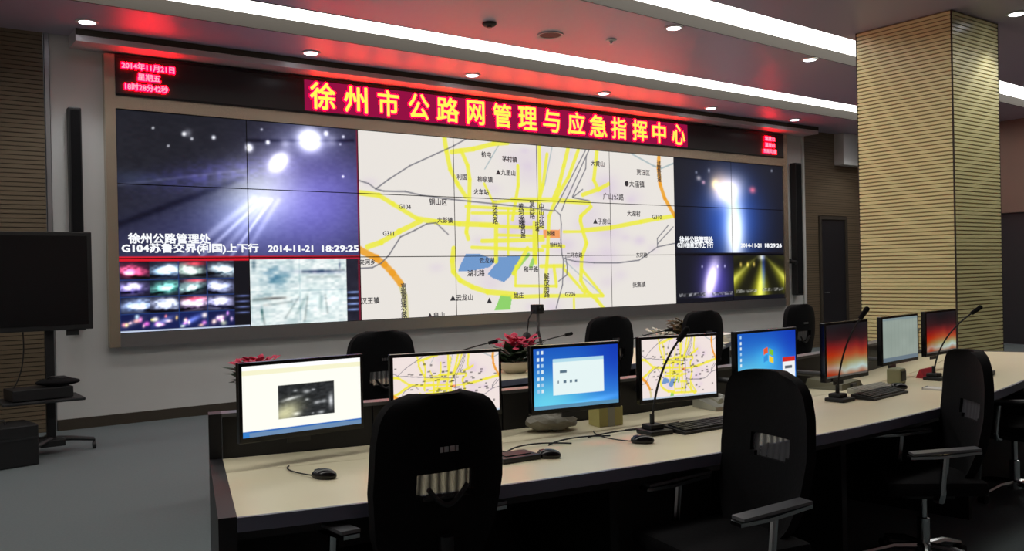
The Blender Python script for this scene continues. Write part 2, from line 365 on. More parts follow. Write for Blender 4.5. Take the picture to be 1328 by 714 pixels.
# ------------------------------------------------------------------ pictures for the screens
MAP = [
('y',0.05,[(2.9,0.0),(2.92,0.23),(2.96,0.54),(3.04,0.77),(3.13,0.98)]),
('y',0.05,[(2.98,0.24),(3.23,0.16),(3.47,0.04),(3.64,-0.0)]),
('y',0.045,[(3.09,0.2),(3.16,0.45),(3.18,0.69),(3.17,1.08),(3.15,1.41),(3.13,1.59),(3.15,1.7)]),
('y',0.05,[(2.01,0.99),(2.2,1.02),(2.34,1.15),(2.59,1.38),(2.78,1.42),(3.05,1.45),(3.5,1.46)]),
('y',0.055,[(2.08,1.84),(2.21,1.77),(2.4,1.59),(2.62,1.42)]),
('y',0.055,[(2.98,1.87),(2.96,2.08),(2.97,2.26),(3.05,2.41),(3.19,2.53),(3.36,2.62),(3.69,2.68)]),
('y',0.04,[(3.66,2.73),(4.04,2.73),(4.86,2.77)]),
('y',0.035,[(3.29,1.47),(3.77,1.49),(4.07,1.49)]),
('y',0.03,[(3.49,1.63),(4.07,1.65)]),
('y',0.04,[(3.31,1.74),(4.07,1.71)]),
('y',0.035,[(3.19,1.85),(4.06,1.9)]),
('y',0.05,[(3.48,1.46),(3.47,2.09)]),
('y',0.03,[(3.35,0.75),(3.45,1.06),(3.48,1.46)]),
('y',0.03,[(3.2,1.26),(4.07,1.23)]),
('y',0.03,[(3.13,1.15),(3.97,1.17)]),
('y',0.03,[(3.45,1.06),(3.78,1.0)]),
('y',0.045,[(4.04,-0.02),(4.04,0.82),(3.96,1.98),(3.96,2.12)]),
('y',0.05,[(4.42,0.02),(4.36,0.34),(4.29,0.71),(4.21,0.97)]),
('y',0.045,[(4.56,0.03),(4.42,0.54),(4.26,0.92),(4.15,1.28),(4.12,1.98),(4.07,2.74)]),
('y',0.05,[(4.82,0.03),(4.77,0.57),(4.83,0.75)]),
('y',0.05,[(4.61,0.86),(4.85,0.73),(4.98,0.63)]),
('y',0.05,[(3.68,1.01),(4.22,0.98),(4.7,1.01)]),
('y',0.05,[(4.72,1.08),(4.58,1.26),(4.57,1.35),(4.6,1.53),(4.65,1.77),(4.58,2.03),(4.56,2.47),(4.64,2.67),(4.78,2.85),(4.87,3.01)]),
('y',0.05,[(4.6,1.53),(5.0,1.47),(5.46,1.34),(5.72,1.27),(5.97,1.21)]),
('y',0.04,[(4.58,2.27),(4.87,2.77)]),
('y',0.04,[(4.33,2.24),(4.61,2.7)]),
('y',0.04,[(4.03,2.19),(4.34,2.19)]),
('y',0.03,[(3.7,2.53),(4.23,2.56)]),
('y',0.04,[(4.2,2.19),(4.23,2.56)]),
('y',0.04,[(3.95,1.4),(3.94,2.01)]),
('y',0.04,[(4.06,1.83),(4.34,1.83)]),
('y',0.03,[(4.46,2.81),(4.46,3.01)]),
('y',0.03,[(3.71,2.18),(3.7,2.53)]),
('y',0.03,[(4.34,1.56),(4.6,1.55)]),
('y',0.05,[(3.86,1.87),(3.68,2.31)]),
('y',0.04,[(4.14,0.15),(4.08,0.72),(4.02,1.03)]),
('y',0.04,[(3.68,1.36),(3.76,0.74),(3.76,0.4)]),
('y',0.03,[(3.63,1.16),(3.62,1.97)]),
('o',0.07,[(2.0,1.89),(2.16,2.02),(2.24,2.12),(2.32,2.26),(2.4,2.43)]),
('o',0.055,[(5.76,0.04),(5.75,0.26),(5.77,0.57),(5.84,0.85),(6.0,1.21)]),
('p',0.06,[(2.4,2.43),(2.44,2.64),(2.45,2.99)]),
('g',0.04,[(3.68,2.3),(3.87,1.98)]),
('g',0.05,[(3.9,2.18),(3.96,1.99)]),
('k',0.013,[(2.01,0.8),(2.1,0.84),(2.17,0.92),(2.3,0.76),(2.52,0.52),(2.82,0.28),(3.01,0.13),(3.17,-0.02)]),
('k',0.013,[(2.17,0.92),(2.25,0.95),(2.47,0.94),(2.63,0.99),(2.97,1.04),(3.78,1.12),(4.22,1.18)]),
('k',0.013,[(2.0,2.18),(2.12,2.17),(2.21,2.1),(2.29,1.97),(2.41,1.68),(2.56,1.57),(2.69,1.46),(2.79,1.44),(2.85,1.53),(2.92,1.63)]),
('k',0.013,[(4.66,0.02),(4.28,1.02),(4.22,1.15),(4.3,1.25),(4.31,1.42),(4.3,1.71),(4.31,1.97),(4.33,2.08),(4.31,2.54),(4.22,2.96)]),
('k',0.013,[(4.71,0.01),(4.64,0.21),(4.42,0.86),(4.37,0.99),(4.32,1.17)]),
('k',0.013,[(4.67,0.13),(4.66,0.36),(4.47,0.9)]),
('k',0.013,[(4.61,0.76),(4.47,0.92),(4.7,0.97)]),
('k',0.013,[(4.36,2.02),(4.38,2.22),(4.37,2.36),(4.26,2.47)]),
('k',0.013,[(4.34,2.05),(4.49,2.11),(4.75,2.14),(5.1,2.15),(5.42,2.1),(5.71,1.84),(6.01,1.76)]),
('k',0.013,[(5.71,1.84),(5.71,1.67),(5.89,1.4)]),
('k',0.013,[(5.71,1.78),(5.97,1.43)]),
('b',0.02,[(5.34,0.01),(5.67,0.21),(5.8,0.25),(6.01,0.12)]),
('b',0.012,[(3.53,0.06),(3.36,0.49)]),
('b',0.012,[(4.21,0.0),(4.1,0.72)]),
('b',0.012,[(4.34,2.09),(4.86,2.77)]),
('W',0,[(3.05,2.16),(3.12,1.96),(3.28,1.96),(3.46,2.07),(3.4,2.19),(3.19,2.25),(3.03,2.25)]),
('W',0,[(3.48,2.01),(3.79,2.0),(3.64,2.36),(3.56,2.46),(3.42,2.38),(3.37,2.31),(3.46,2.14)]),
('G',0,[(3.52,2.67),(3.66,2.69),(3.63,2.95),(3.44,2.95)]),
('R',0,[(4.07,1.53),(4.29,1.52),(4.29,1.67),(4.07,1.67)]),
]
MAP_LABELS = [
('铜山区', 2.82, 1.1, 0.103, 0),
('G104', 2.46, 1.19, 0.088, 0),
('大彭镇', 2.89, 1.4, 0.09, 0),
('G311', 2.29, 1.63, 0.086, 0),
('夹河乡', 2.07, 2.09, 0.085, 0),
('汉王镇', 2.09, 2.7, 0.096, 0),
('京福高速公路', 2.43, 2.73, 0.099, 1),
('拾屯', 3.38, 0.25, 0.094, 0),
('茅村镇', 3.66, 0.3, 0.096, 0),
('▲九里山', 3.61, 0.54, 0.095, 0),
('利国', 3.09, 0.66, 0.092, 0),
('柳泉镇', 3.36, 0.68, 0.094, 0),
('火车站', 3.31, 0.9, 0.093, 0),
('二环西路', 3.47, 1.24, 0.107, 1),
('黄河北路', 3.79, 1.29, 0.11, 1),
('中山北路', 4.05, 1.28, 0.112, 1),
('复兴路', 3.93, 1.18, 0.111, 1),
('淮海西路', 3.81, 1.5, 0.096, 1),
('云龙湖', 3.36, 2.08, 0.093, 0),
('湖北路', 3.23, 2.3, 0.105, 0),
('▲云龙山', 3.06, 2.71, 0.103, 0),
('▲', 3.38, 2.78, 0.105, 0),
('▲泉山', 2.77, 2.99, 0.101, 0),
('和平路', 3.9, 2.25, 0.096, 0),
('解放南路', 4.1, 2.55, 0.111, 1),
('G206', 4.41, 2.72, 0.099, 0),
('鼓楼', 4.17, 1.6, 0.084, 0),
('徐州站', 4.23, 1.81, 0.084, 0),
('三环东路', 4.48, 2.0, 0.086, 0),
('大黄山', 4.83, 0.26, 0.103, 0),
('▲子房山', 4.88, 1.36, 0.103, 0),
('广山公路', 5.05, 0.88, 0.119, 0),
('贾汪区', 5.51, 0.37, 0.108, 0),
('●大庙镇', 5.37, 0.61, 0.122, 0),
('大湖村', 5.35, 1.19, 0.106, 0),
('张集镇', 5.41, 2.59, 0.105, 0),
('G310', 5.71, 1.24, 0.108, 0),
('连霍高速', 5.76, 0.32, 0.109, 1),
('东环路', 5.46, 2.01, 0.091, 0),
('姚庄', 3.74, 2.71, 0.095, 0),
('环城', 3.99, 1.48, 0.083, 1),
]
def seg_dist(U, V, a, b):
    ax, ay = a; bx, by = b; dx, dy = bx-ax, by-ay; L2 = dx*dx+dy*dy+1e-9
    t = np.clip(((U-ax)*dx+(V-ay)*dy)/L2, 0, 1)
    return np.hypot(U-ax-t*dx, (V-ay-t*dy)*0.5625*1.0)
def in_poly(U, V, P):
    r = np.zeros(U.shape, bool); n = len(P)
    for i in range(n):
        (x1, y1), (x2, y2) = P[i], P[(i+1) % n]
        c = ((y1 > V) != (y2 > V)) & (U < (x2-x1)*(V-y1)/(y2-y1+1e-12)+x1); r ^= c
    return r
MC = dict(y=(0.93, 0.92, 0.25), o=(0.93, 0.62, 0.13), p=(0.82, 0.80, 0.55), g=(0.55, 0.80, 0.35), k=(0.40, 0.40, 0.44), b=(0.62, 0.70, 0.72), W=(0.44, 0.60, 0.80), G=(0.56, 0.82, 0.42), R=(0.95, 0.62, 0.38))
def paint_map(U, V, wmul=1.0):
    img = np.empty(U.shape+(3,)); img[:] = (0.915, 0.895, 0.87)
    rs = np.random.RandomState(3)
    # faint lilac patches of built-up area around the centre
    for _ in range(60):
        cx, cy = rs.normal(4.3, 0.75), rs.normal(1.55, 0.75); r = rs.uniform(0.05, 0.2)
        k = np.exp(-(((U-cx)/r)**2+((V-cy)/r)**2)); img -= k[..., None]*np.array((0.03, 0.05, 0.0))*0.8
    for kind, wd, P in MAP:
        if wd == 0:
            m_ = in_poly(U, V, P); img[m_] = MC[kind]
    for order in ('b', 'g', 'p', 'y', 'o', 'k'):
        for kind, wd, P in MAP:
            if kind != order or wd == 0: continue
            for a, b in zip(P[:-1], P[1:]):
                m = 0.12
                sel = (U > min(a[0], b[0])-m) & (U < max(a[0], b[0])+m) & (V > min(a[1], b[1])-2*m) & (V < max(a[1], b[1])+2*m)
                if not sel.any(): continue
                d = seg_dist(U[sel], V[sel], a, b); h = wd*wmul/2
                al = np.clip((h-d)/0.008+0.5, 0, 1)[:, None]*(0.85 if kind != 'k' else 0.9)
                img[sel] = img[sel]*(1-al)+np.array(MC[kind])*al
    return img
def G(U, V, u, v, ru, rv=None, ang=0.0):
    rv = rv or ru; du, dv = U-u, V-v
    c, s_ = math.cos(ang), math.sin(ang)
    return np.exp(-(((du*c+dv*s_)/ru)**2+((-du*s_+dv*c)/rv)**2))[..., None]
def vnoise(U, V, f, seed):
    rs = np.random.RandomState(seed); g = rs.rand(64, 64)
    x, y = (U*f) % 63, (V*f) % 63; i, j = x.astype(int), y.astype(int); a, b = x-i, y-j
    a = a*a*(3-2*a); b = b*b*(3-2*b)
    return (g[j, i]*(1-a)*(1-b)+g[j, i+1]*a*(1-b)+g[j+1, i]*(1-a)*b+g[j+1, i+1]*a*b)[..., None]
def col3(*c): return np.array(c)
def paint_night(U, V):       # u 0..2, v 0..2
    img = np.zeros(U.shape+(3,))+col3(0.10, 0.105, 0.14)
    n1 = vnoise(U, V, 26, 4); n2 = vnoise(U, V, 9, 14)
    road = 1/(1+np.exp(-((V-1.0)+(U-1.0)*0.55)*5))[..., None]          # below the verge line
    img += road*col3(0.17, 0.175, 0.36)*np.clip(0.45+0.6*G(U, V, 1.1, 1.3, 0.9, 0.9), 0, 1)
    img += G(U, V, 1.60, 1.0, 0.55, 0.9)*col3(0.24, 0.21, 0.40)
    img += G(U, V, 0.75, 0.80, 0.55, 0.16, -0.35)*col3(0.13, 0.12, 0.30)*(0.35+0.9*n1)
    img += G(U, V, 0.12, 0.92, 0.25, 0.1)*col3(0.05, 0.07, 0.10)
    img += G(U, V, 1.12, 1.02, 0.30, 0.40)*col3(0.50, 0.52, 0.40)+G(U, V, 0.92, 1.40, 0.30, 0.40)*col3(0.24, 0.27, 0.30)
    for x0, x1, a_, w_ in ((0.45, 1.05, .22, .035), (0.60, 1.12, .30, .020), (0.74, 1.16, .16, .030), (0.84, 1.20, .32, .016), (0.95, 1.26, .16, .024)):
        d = seg_dist(U, V, (x0, 2.0), (x1, 1.15)); img += (np.exp(-(d/w_)**2)*a_*np.clip(1.15-abs(V-1.5)*0.9, 0, 1))[..., None]
    d = seg_dist(U, V, (0.0, 1.55), (0.95, 0.85)); img -= (np.exp(-(d/0.03)**2)*0.12)[..., None]
    d = seg_dist(U, V, (0.0, 1.02), (1.0, 0.72)); img += (np.exp(-(d/0.012)**2)*0.08)[..., None]
    d = seg_dist(U, V, (1.0, 0.30), (1.95, 0.18)); img -= (np.exp(-(d/0.015)**2)*0.16)[..., None]
    img += G(U, V, 1.53, 0.22, 0.28, 0.26)*col3(0.26, 0.28, 0.34)
    img += G(U, V, 1.55, 0.22, 0.095, 0.15)*col3(1.5, 1.5, 1.5)+G(U, V, 1.27, 0.58, 0.06, 0.12, 0.3)*col3(1.5, 1.5, 1.4)+G(U, V, 1.27, 0.58, 0.16, 0.22)*col3(0.25, 0.25, 0.28)
    for u, v, r, a in ((0.27, .22, .010, .8), (0.50, .27, .016, 1.), (0.56, .33, .012, .7), (0.53, .25, .03, .3), (0.73, .29, .016, 1.), (0.38, .45, .010, .7), (1.02, .40, .030, 1.4), (1.18, .30, .016, 1.2), (1.13, .12, .010, .6), (1.85, .75, .010, .9), (1.70, .10, .02, .9), (1.86, .13, .012, .8), (1.83, .25, .010, .5), (1.07, 1.17, .013, .6), (1.75, .2, .05, .25), (1.33, .3, .04, .3)):
        img += G(U, V, u, v, r, r*1.8)*a
    img += (vnoise(U, V, 30, 21)-0.5)*0.04
    img = np.where((U > 1.985)[..., None], col3(0.45, 0.10, 0.22), img)
    img = np.where((V > 1.975)[..., None], col3(0.86, 0.10, 0.18)*(1-0.3*(U[..., None]/2)), img)
    return img
def paint_thumbs(U, V):      # u 0..1, v 2..3
    u, v = U/0.87, (V-2.05)/0.93
    i = np.clip((u*4).astype(int), 0, 3); j = np.clip((v*4).astype(int), 0, 3)
    a, b = (u*4) % 1, (v*4) % 1
    img = np.zeros(U.shape+(3,))+col3(0.06, 0.06, 0.12)
    cols = [[(.95, .35, .5), (.75, .9, 1.), (.8, .9, .8), (.85, .95, .95)], [(.7, .65, .9), (.5, .85, .75), (.6, .75, .7), (.8, .85, 1.)],
            [(.75, .85, 1.), (.85, .9, 1.), (.9, .8, .9), (.85, .85, 1.)], [(.4, .35, .3), (.5, .5, .6), (.5, .55, .8), (.45, .35, .3)]]
    for jj in range(4):
        for ii in range(4):
            m = (i == ii) & (j == jj)
            if not m.any(): continue
            c = col3(*cols[jj][ii]); A, B = a[m], b[m]; rs = np.random.RandomState(jj*4+ii+5)
            t = np.zeros((m.sum(), 3))+c*0.10+col3(0.0, 0.0, 0.06)
            def g2(x, y, rx, ry, an=0.0):
                dx, dy = A-x, B-y; cc, ss = math.cos(an), math.sin(an)
                return np.exp(-(((dx*cc+dy*ss)/rx)**2+((-dx*ss+dy*cc)/ry)**2))[:, None]
            if jj < 3:
                t += g2(0.5+rs.uniform(-.15, .15), 0.5, 0.48, 0.30, rs.uniform(-.4, .4))*c*1.5*(0.45+0.9*vnoise(A[:, None]+jj, B[:, None]+ii, 9, 3)[:, 0])
                t += g2(rs.uniform(.2, .8), rs.uniform(.3, .7), 0.16, 0.14)*0.9
                t -= g2(rs.uniform(.2, .8), rs.uniform(.7, .9), 0.5, 0.08, rs.uniform(-.5, .5))*0.5
                if (jj, ii) in ((0, 2), (1, 2), (2, 2)): t += g2(0.6, 0.1 if jj < 2 else .25, 0.35, 0.13)*col3(0.75, 0.05, 0.1)
            else:
                t += col3(0.02, 0.06, 0.20)
                for _ in range(8): t += g2(rs.uniform(.1, .92), rs.uniform(.15, .85), rs.uniform(.04, .12), rs.uniform(.06, .16))*col3(rs.uniform(.7, 1.), rs.uniform(.3, .9), rs.uniform(.2, .8))
                t += g2(.45, .5, .4, .14, -.7)*c*0.8
            bb = (A < 0.03) | (B < 0.04); t[bb] = (0.12, 0.22, 0.45)
            img[m] = t
    dark = (u > 1.0)
    img[dark] = (0.05, 0.05, 0.08)
    for q in range(4): img += G(U, V, 0.94, 2.55+0.08*q, 0.06, 0.014)*col3(0.35, 0.4, 0.6)*(dark[..., None])
    img = np.where((V < 2.04)[..., None], col3(0.85, 0.08, 0.16), img)
    img = np.where((V > 2.975)[..., None], col3(0.75, 0.8, 0.9), img)
    return img
def paint_white_cams(U, V):  # u 1..2
    img = np.zeros(U.shape+(3,))+col3(0.88, 0.93, 0.93)
    n1 = vnoise(U, V, 14, 8); n2 = vnoise(U, V, 30, 9)
    img += (n1-0.5)*col3(0.10, 0.06, 0.06)+(n2-0.5)*col3(0.20, 0.16, 0.14)-np.clip(vnoise(U, V, 11, 12)-0.80, 0, 1)*col3(0.7, 0.6, 0.5)
    img -= G(U, V, 1.22, 2.28, 0.12, 0.15)*col3(0.50, 0.36, 0.26)*vnoise(U, V, 22, 5)*1.5
    img -= G(U, V, 1.62, 2.22, 0.20, 0.03, 0.03)*col3(0.35, 0.35, 0.22)
    for x0, y0, x1, y1, a_ in ((1.03, 2.62, 1.30, 2.60, .22), (1.12, 2.70, 1.36, 2.66, .16), (1.10, 2.78, 1.12, 2.97, .22), (1.50, 2.60, 1.47, 2.95, .2), (1.66, 2.58, 1.68, 2.85, .18), (1.46, 2.22, 1.84, 2.20, .2), (1.50, 2.30, 1.80, 2.30, .12), (1.30, 2.9, 1.42, 2.6, .14)):
        img -= (np.exp(-(seg_dist(U, V, (x0, y0), (x1, y1))/0.012)**2)*a_)[..., None]
    img -= G(U, V, 1.80, 2.13, 0.01, 0.06)*col3(0.4, 0.4, 0.3)+G(U, V, 1.04, 2.1, 0.02, 0.07)*col3(0.45, 0.4, 0.35)
    img -= G(U, V, 1.45, 2.7, 0.02, 0.20, 0.3)*col3(0.25, 0.2, 0.2)+G(U, V, 1.62, 2.68, 0.02, 0.14)*col3(0.25, 0.2, 0.2)+G(U, V, 1.2, 2.6, 0.10, 0.02)*col3(0.25, 0.3, 0.3)+G(U, V, 1.1, 2.82, 0.012, 0.10)*col3(0.3, 0.2, 0.2)
    img += G(U, V, 1.6, 2.65, 0.22, 0.16)*0.08
    img = np.where(((abs(U-1.435) < 0.008) | (abs(V-2.5) < 0.014))[..., None], img*0.88+col3(.02, .05, .06), img)
    dark = (U > 1.862)[..., None]; img = np.where(dark, col3(0.08, 0.08, 0.14)+(n1*0.08), img)
    for q in range(4): img += G(U, V, 1.93, 2.55+0.09*q, 0.07, 0.016)*col3(0.45, 0.55, 0.75)*dark
    img = np.where((U > 1.975)[..., None], col3(0.42, 0.08, 0.16), img)
    img = np.where((V < 2.03)[..., None], col3(0.72, 0.10, 0.22), img)
    return img
def paint_right(U, V):       # u 6..8, v 0..3
    img = np.zeros(U.shape+(3,))+col3(0.075, 0.08, 0.12)
    a = np.zeros_like(img)
    a += G(U, V, 7.0, 1.25, 0.55, 0.95)*col3(0.14, 0.32, 0.72)
    a += G(U, V, 7.05, 1.50, 0.17, 0.75)*col3(1.1, 1.0, 0.75)
    a += G(U, V, 6.78, 0.50, 0.18, 0.30)*col3(0.55, 0.42, 0.25)+G(U, V, 6.95, 0.62, 0.22, 0.32, 0.6)*col3(0.85, 0.75, 0.65)+G(U, V, 6.7, 0.5, 0.06, 0.1)*col3(0.6, 0.5, 0.2)
    a += G(U, V, 7.40, 0.58, 0.06, 0.07)*col3(0.7, 0.22, 0.18)+G(U, V, 6.42, 0.40, 0.04, 0.05)*col3(.55, .5, .45)+G(U, V, 6.5, .48, .03, .04)*col3(.6, .4, .4)+G(U, V, 6.38, .28, .02, .03)*.4
    a += G(U, V, 6.6, .22, .02, .04)*.4+G(U, V, 7.78, .12, .02, .03)*.5
    b = np.zeros_like(img)
    b += G(U, V, 6.66, 2.55, 0.26, 0.60)*col3(0.26, 0.22, 0.60)+G(U, V, 6.60, 2.55, 0.10, 0.42, 0.18)*col3(1.1, 1.05, 0.9)
    for x in (6.45, 6.72, 6.85): b += G(U, V, x, 2.25, 0.012, 0.03)*0.6
    r = np.arctan2(U-7.55, V-1.95); k = (0.5+0.5*np.cos(r*9.0+0.4))**1.5
    c = np.zeros_like(img)+col3(0.10, 0.10, 0.04)
    c += (k*np.clip((V-2.0)*1.6, 0, 1))[..., None]*col3(0.62, 0.62, 0.12)+(k**6*np.clip((V-2.0)*1.6, 0, 1))[..., None]*col3(0.3, 0.3, 0.25)
    c += G(U, V, 7.58, 2.4, 0.035, 0.4)*col3(0.0, 0.1, 0.5)+G(U, V, 7.55, 2.06, 0.06, 0.07)*0.7
    for x in (7.15, 7.28, 7.4): c += G(U, V, x, 2.22, 0.02, 0.05)*col3(.7, .6, .3)
    img = np.where((V < 1.97)[..., None], img+a, np.where((U < 7.02)[..., None], img+b, c))
    bl = ((V > 2.90) | ((V > 1.96) & (V < 2.02)))[..., None]; img = np.where(bl, col3(0.05, 0.05, 0.09), img)
    for x0, x1, v in ((6.05, 6.5, 2.83), (7.05, 7.45, 2.80), (7.55, 7.98, 2.79), (6.62, 6.98, 2.83)):
        m = ((U > x0) & (U < x1) & (abs(V-v) < 0.035))[..., None]; img = np.where(m, img*0.4+0.6*vnoise(U, V, 40, 2), img)
    return img
PW, PH = 132, 74
def wall_picture(i, j):
    e = 0.006
    U, V = np.meshgrid(np.linspace(i+e, i+1-e, PW), np.linspace(j+e, j+1-e, PH))
    if i < 2: return paint_night(U, V) if j < 2 else (paint_thumbs(U, V) if i < 1 else paint_white_cams(U, V))
    if i < 6:
        im = paint_map(U, V)
        if i == 2: im[U < 2.006] = (0.98, 0.97, 0.98)
        return im
    return paint_right(U, V)

# ------------------------------------------------------------------ video wall
PWD, PHT, ZB = 1.40, 0.7875, 0.9625
vw = empty('video_wall', (0, 0, ZB), label='wide bronze-framed video wall of eight by three screens showing road cameras and a city map', cat='video wall')
H = 3*PHT; Wd = 8*PWD
for i in range(8):
    for j in range(3):
        x0 = i*PWD; z0 = (2-j)*PHT; b = 0.005
        p = MB().box((0.0005, -0.075, 0.0005), (PWD-0.0005, -0.002, PHT-0.0005)).build('display_panel', M['gloss'], vw, loc=(x0, 0, z0))
        picture_grid('screen_picture', wall_picture(i, j), PWD-2*b, PHT-2*b, M['wallscreen'], p, (b, -0.0762, b))
fr = MB(); fd = -0.10
fr.box((-0.105, fd, -0.145), (-0.002, -0.002, 2.93)); fr.build('frame_stile', M['bronze'], vw)
MB().box((Wd+0.002, fd, -0.145), (Wd+0.115, -0.002, 2.93)).build('frame_stile', M['bronze'], vw)
MB().box((-0.002, fd, -0.145), (Wd+0.002, -0.002, -0.002)).build('frame_rail', M['alu'], vw)
MB().box((-0.002, fd, H+0.002), (Wd+0.002, -0.002, H+0.135)).build('frame_rail', M['bronze'], vw)
def wl(u, v, y=-0.078): return (u*PWD, y, (3-v)*PHT)
for t_, u, v, h, ve in MAP_LABELS:
    text_mesh('map_label', t_, h*PHT*1.15, M['maptext'], vw, wl(u, v), align='CENTER', bold=0.002, stack=bool(ve))
def wtext(s, u0, v, width_u, h, bold=0.0045, name='caption'):
    o = text_mesh(name, s, h, M['caption'], vw, wl(u0, v, -0.079), bold=bold)
    wd = o.dimensions.x if o.dimensions.x > 0 else 1
    xs = [q.co.x for q in o.data.vertices]; wd = max(xs)-min(xs)
    o.scale = (width_u*PWD/wd, 1, 1); return o
wtext('徐州公路管理处', 0.07, 1.74, 0.62, 0.115)
wtext('G104苏鲁交界(利国)上下行', 0.02, 1.87, 1.06, 0.105)
wtext('2014-11-21', 1.16, 1.875, 0.40, 0.105)
wtext('18:29:25', 1.62, 1.875, 0.35, 0.105)
wtext('徐州公路管理处', 6.07, 1.70, 0.58, 0.115)
wtext('G310徐商交界上下行', 6.03, 1.81, 0.62, 0.10)
wtext('2014-11-21', 7.15, 1.81, 0.40, 0.095)
wtext('18:29:26', 7.60, 1.81, 0.34, 0.095)

# ------------------------------------------------------------------ LED banner above it
lb = empty('led_banner', (0.0, 0, 3.46), label='long black LED banner with glowing Chinese characters above the video wall', cat='LED sign')
MB().box((0.0, -0.108, 0.0), (Wd, -0.002, 0.435)).build('board', M['ledboard'], lb)
bz = MB(); bz.box((0.0, -0.111, 0.0), (Wd, -0.108, 0.025)); bz.box((0.0, -0.111, 0.405), (Wd, -0.108, 0.435)); bz.build('bezel', M['gloss'], lb)
MB().box((2.10, -0.1095, 0.035), (8.70, -0.108, 0.40)).build('lit_field', M['redfield'], lb)
spans = [(2.16, 2.49), (2.6, 2.92), (3.06, 3.36), (3.5, 3.81), (3.92, 4.27), (4.39, 4.68), (4.82, 5.13), (5.25, 5.58), (5.69, 6.0), (6.15, 6.48), (6.57, 6.92), (7.01, 7.32), (7.45, 7.77), (7.88, 8.18), (8.32, 8.62)]
for ch, (a, b) in zip('徐州市公路网管理与应急指挥中心', spans):
    halo = text_mesh('led_glow_edge', ch, 0.36, M['redled'], lb, ((a+b)/2, -0.124, 0.215), align='CENTER', bold=0.021)
    o = text_mesh('led_character', ch, 0.36, M['amber'], lb, ((a+b)/2, -0.130, 0.215), align='CENTER', bold=0.008)
    for q in (halo, o):
        c = np.array([v.co[:] for v in o.data.vertices]); mn, mx = c.min(0), c.max(0)
    # fit the glyph to its measured width and height
    sx = (b-a)/(mx[0]-mn[0]); sy = 0.325/(mx[1]-mn[1])
    for q in (halo, o):
        q.scale = (sx, sy, 1); q.location.x = (a+b)/2-sx*(mx[0]+mn[0])/2; q.location.z = 0.222-sy*(mx[1]+mn[1])/2
def led_line(s, x0, x1, z, h):
    halo = text_mesh('led_glow_edge', s, h, M['redled'], lb, (x0, -0.122, z), bold=0.011)
    o = text_mesh('led_line', s, h, M['pinkled'], lb, (x0, -0.126, z), bold=0.002); o['kind'] = 'stuff'; halo['kind'] = 'stuff'
    c = np.array([v.co[:] for v in o.data.vertices]); sx = (x1-x0)/(c[:, 0].max()-c[:, 0].min())
    sy = h/(c[:, 1].max()-c[:, 1].min()); ym = (c[:, 1].max()+c[:, 1].min())/2
    for q in (halo, o): q.scale = (sx, sy, 1); q.location = (x0-sx*c[:, 0].min(), q.location.y, z-sy*ym)
led_line('2014年11月21日', 0.06, 0.60, 0.325, 0.075)
led_line('星期五', 0.22, 0.45, 0.215, 0.075)
led_line('18时28分42秒', 0.09, 0.53, 0.105, 0.075)
led_line('温度12', 10.66, 10.94, 0.325, 0.075)
led_line('湿度65', 10.66, 10.94, 0.215, 0.075)
led_line('东南风3级', 10.62, 10.98, 0.105, 0.075)

# column loudspeakers on the wall
def line_speaker(x0, x1, z0, z1, label):
    t = empty('column_speaker', ((x0+x1)/2, -0.001, z0), label=label, cat='speaker')
    h = z1-z0; w_ = (x1-x0)/2
    MB().box((-w_, -0.15, 0), (w_, -0.03, h), 0.01).build('cabinet', M['black'], t)
    MB().box((-w_+.015, -0.156, 0.03), (w_-.015, -0.149, h-0.03)).build('grille', M['fabric'], t)
    for z in (0.3, h-0.3): MB().box((-0.03, -0.031, z-0.05), (0.03, 0, z+0.05)).build('bracket', M['plastic'], t)
line_speaker(-0.46, -0.34, 1.02, 3.29, 'tall thin black column loudspeaker on the white wall, left of the video wall')
line_speaker(11.48, 11.66, 1.00, 3.40, 'tall thin black column loudspeaker on the white wall, right of the video wall')
t = empty('wall_camera', (11.40, -0.001, 1.62), label='small black bracket camera on the wall beside the right column loudspeaker', cat='camera')
MB().box((-0.03, -0.06, -0.04), (0.03, 0, 0.04), 0.005).build('bracket', M['plastic'], t)
MB().tube([(0, -0.05, 0.0), (0, -0.2, -0.03)], 0.035, 14).build('body', M['black'], t, smooth=True)

# ------------------------------------------------------------------ operators' desk
DC = (1.6, 2.9)
def pol(r, deg, z): a = rad(deg); return (DC[0]+r*math.sin(a), DC[1]-r*math.cos(a), z)
A0, A1 = rad(-15.6), rad(24)
dk = empty('console_desk', (DC[0], DC[1]-10.0, 0), label='long curved console desk with cream top and raised black back panel, carrying the eight monitors', cat='desk')
def dpart(mb, name, m, **k):
    o = mb.build(name, m, dk, **k); o.matrix_parent_inverse = Matrix.Translation((-DC[0], -(DC[1]-10.0), 0)); return o
dpart(MB().arc(DC, 9.794, 10.50, A0, A1, 0.722, 0.75, 70), 'worktop', M['laminate'])
dpart(MB().arc(DC, 9.50, 9.786, A0, A1, 0.722, 0.749, 70), 'rear_shelf', M['laminate'])
dpart(MB().arc(DC, 10.50, 10.515, A0, A1, 0.705, 0.752, 70), 'front_edge', M['edge'])
dpart(MB().arc(DC, 9.786, 9.794, A0, A1, 0.70, 0.742, 70), 'cable_slot', M['groove_dim'])
dpart(MB().arc(DC, 9.52, 10.44, A0, A1, 0.66, 0.721, 70), 'under_frame', M['desk'])
nb = 10
for k in range(nb):
    a0 = A0+(A1-A0)*k/nb; a1 = A0+(A1-A0)*(k+1)/nb
    dpart(MB().arc(DC, 9.43, 9.495, a0+0.0004, a1-0.0004, 0.0, 0.925, 7), 'back_panel', M['desk'])
dpart(MB().arc(DC, 9.42, 9.505, A0, A1, 0.926, 0.942, 70), 'top_rail', M['rail'])
for a in (A0-0.0055, A1): dpart(MB().arc(DC, 9.42, 10.50, a, a+0.0055, 0.0, 0.752, 1), 'end_panel', M['desk'])
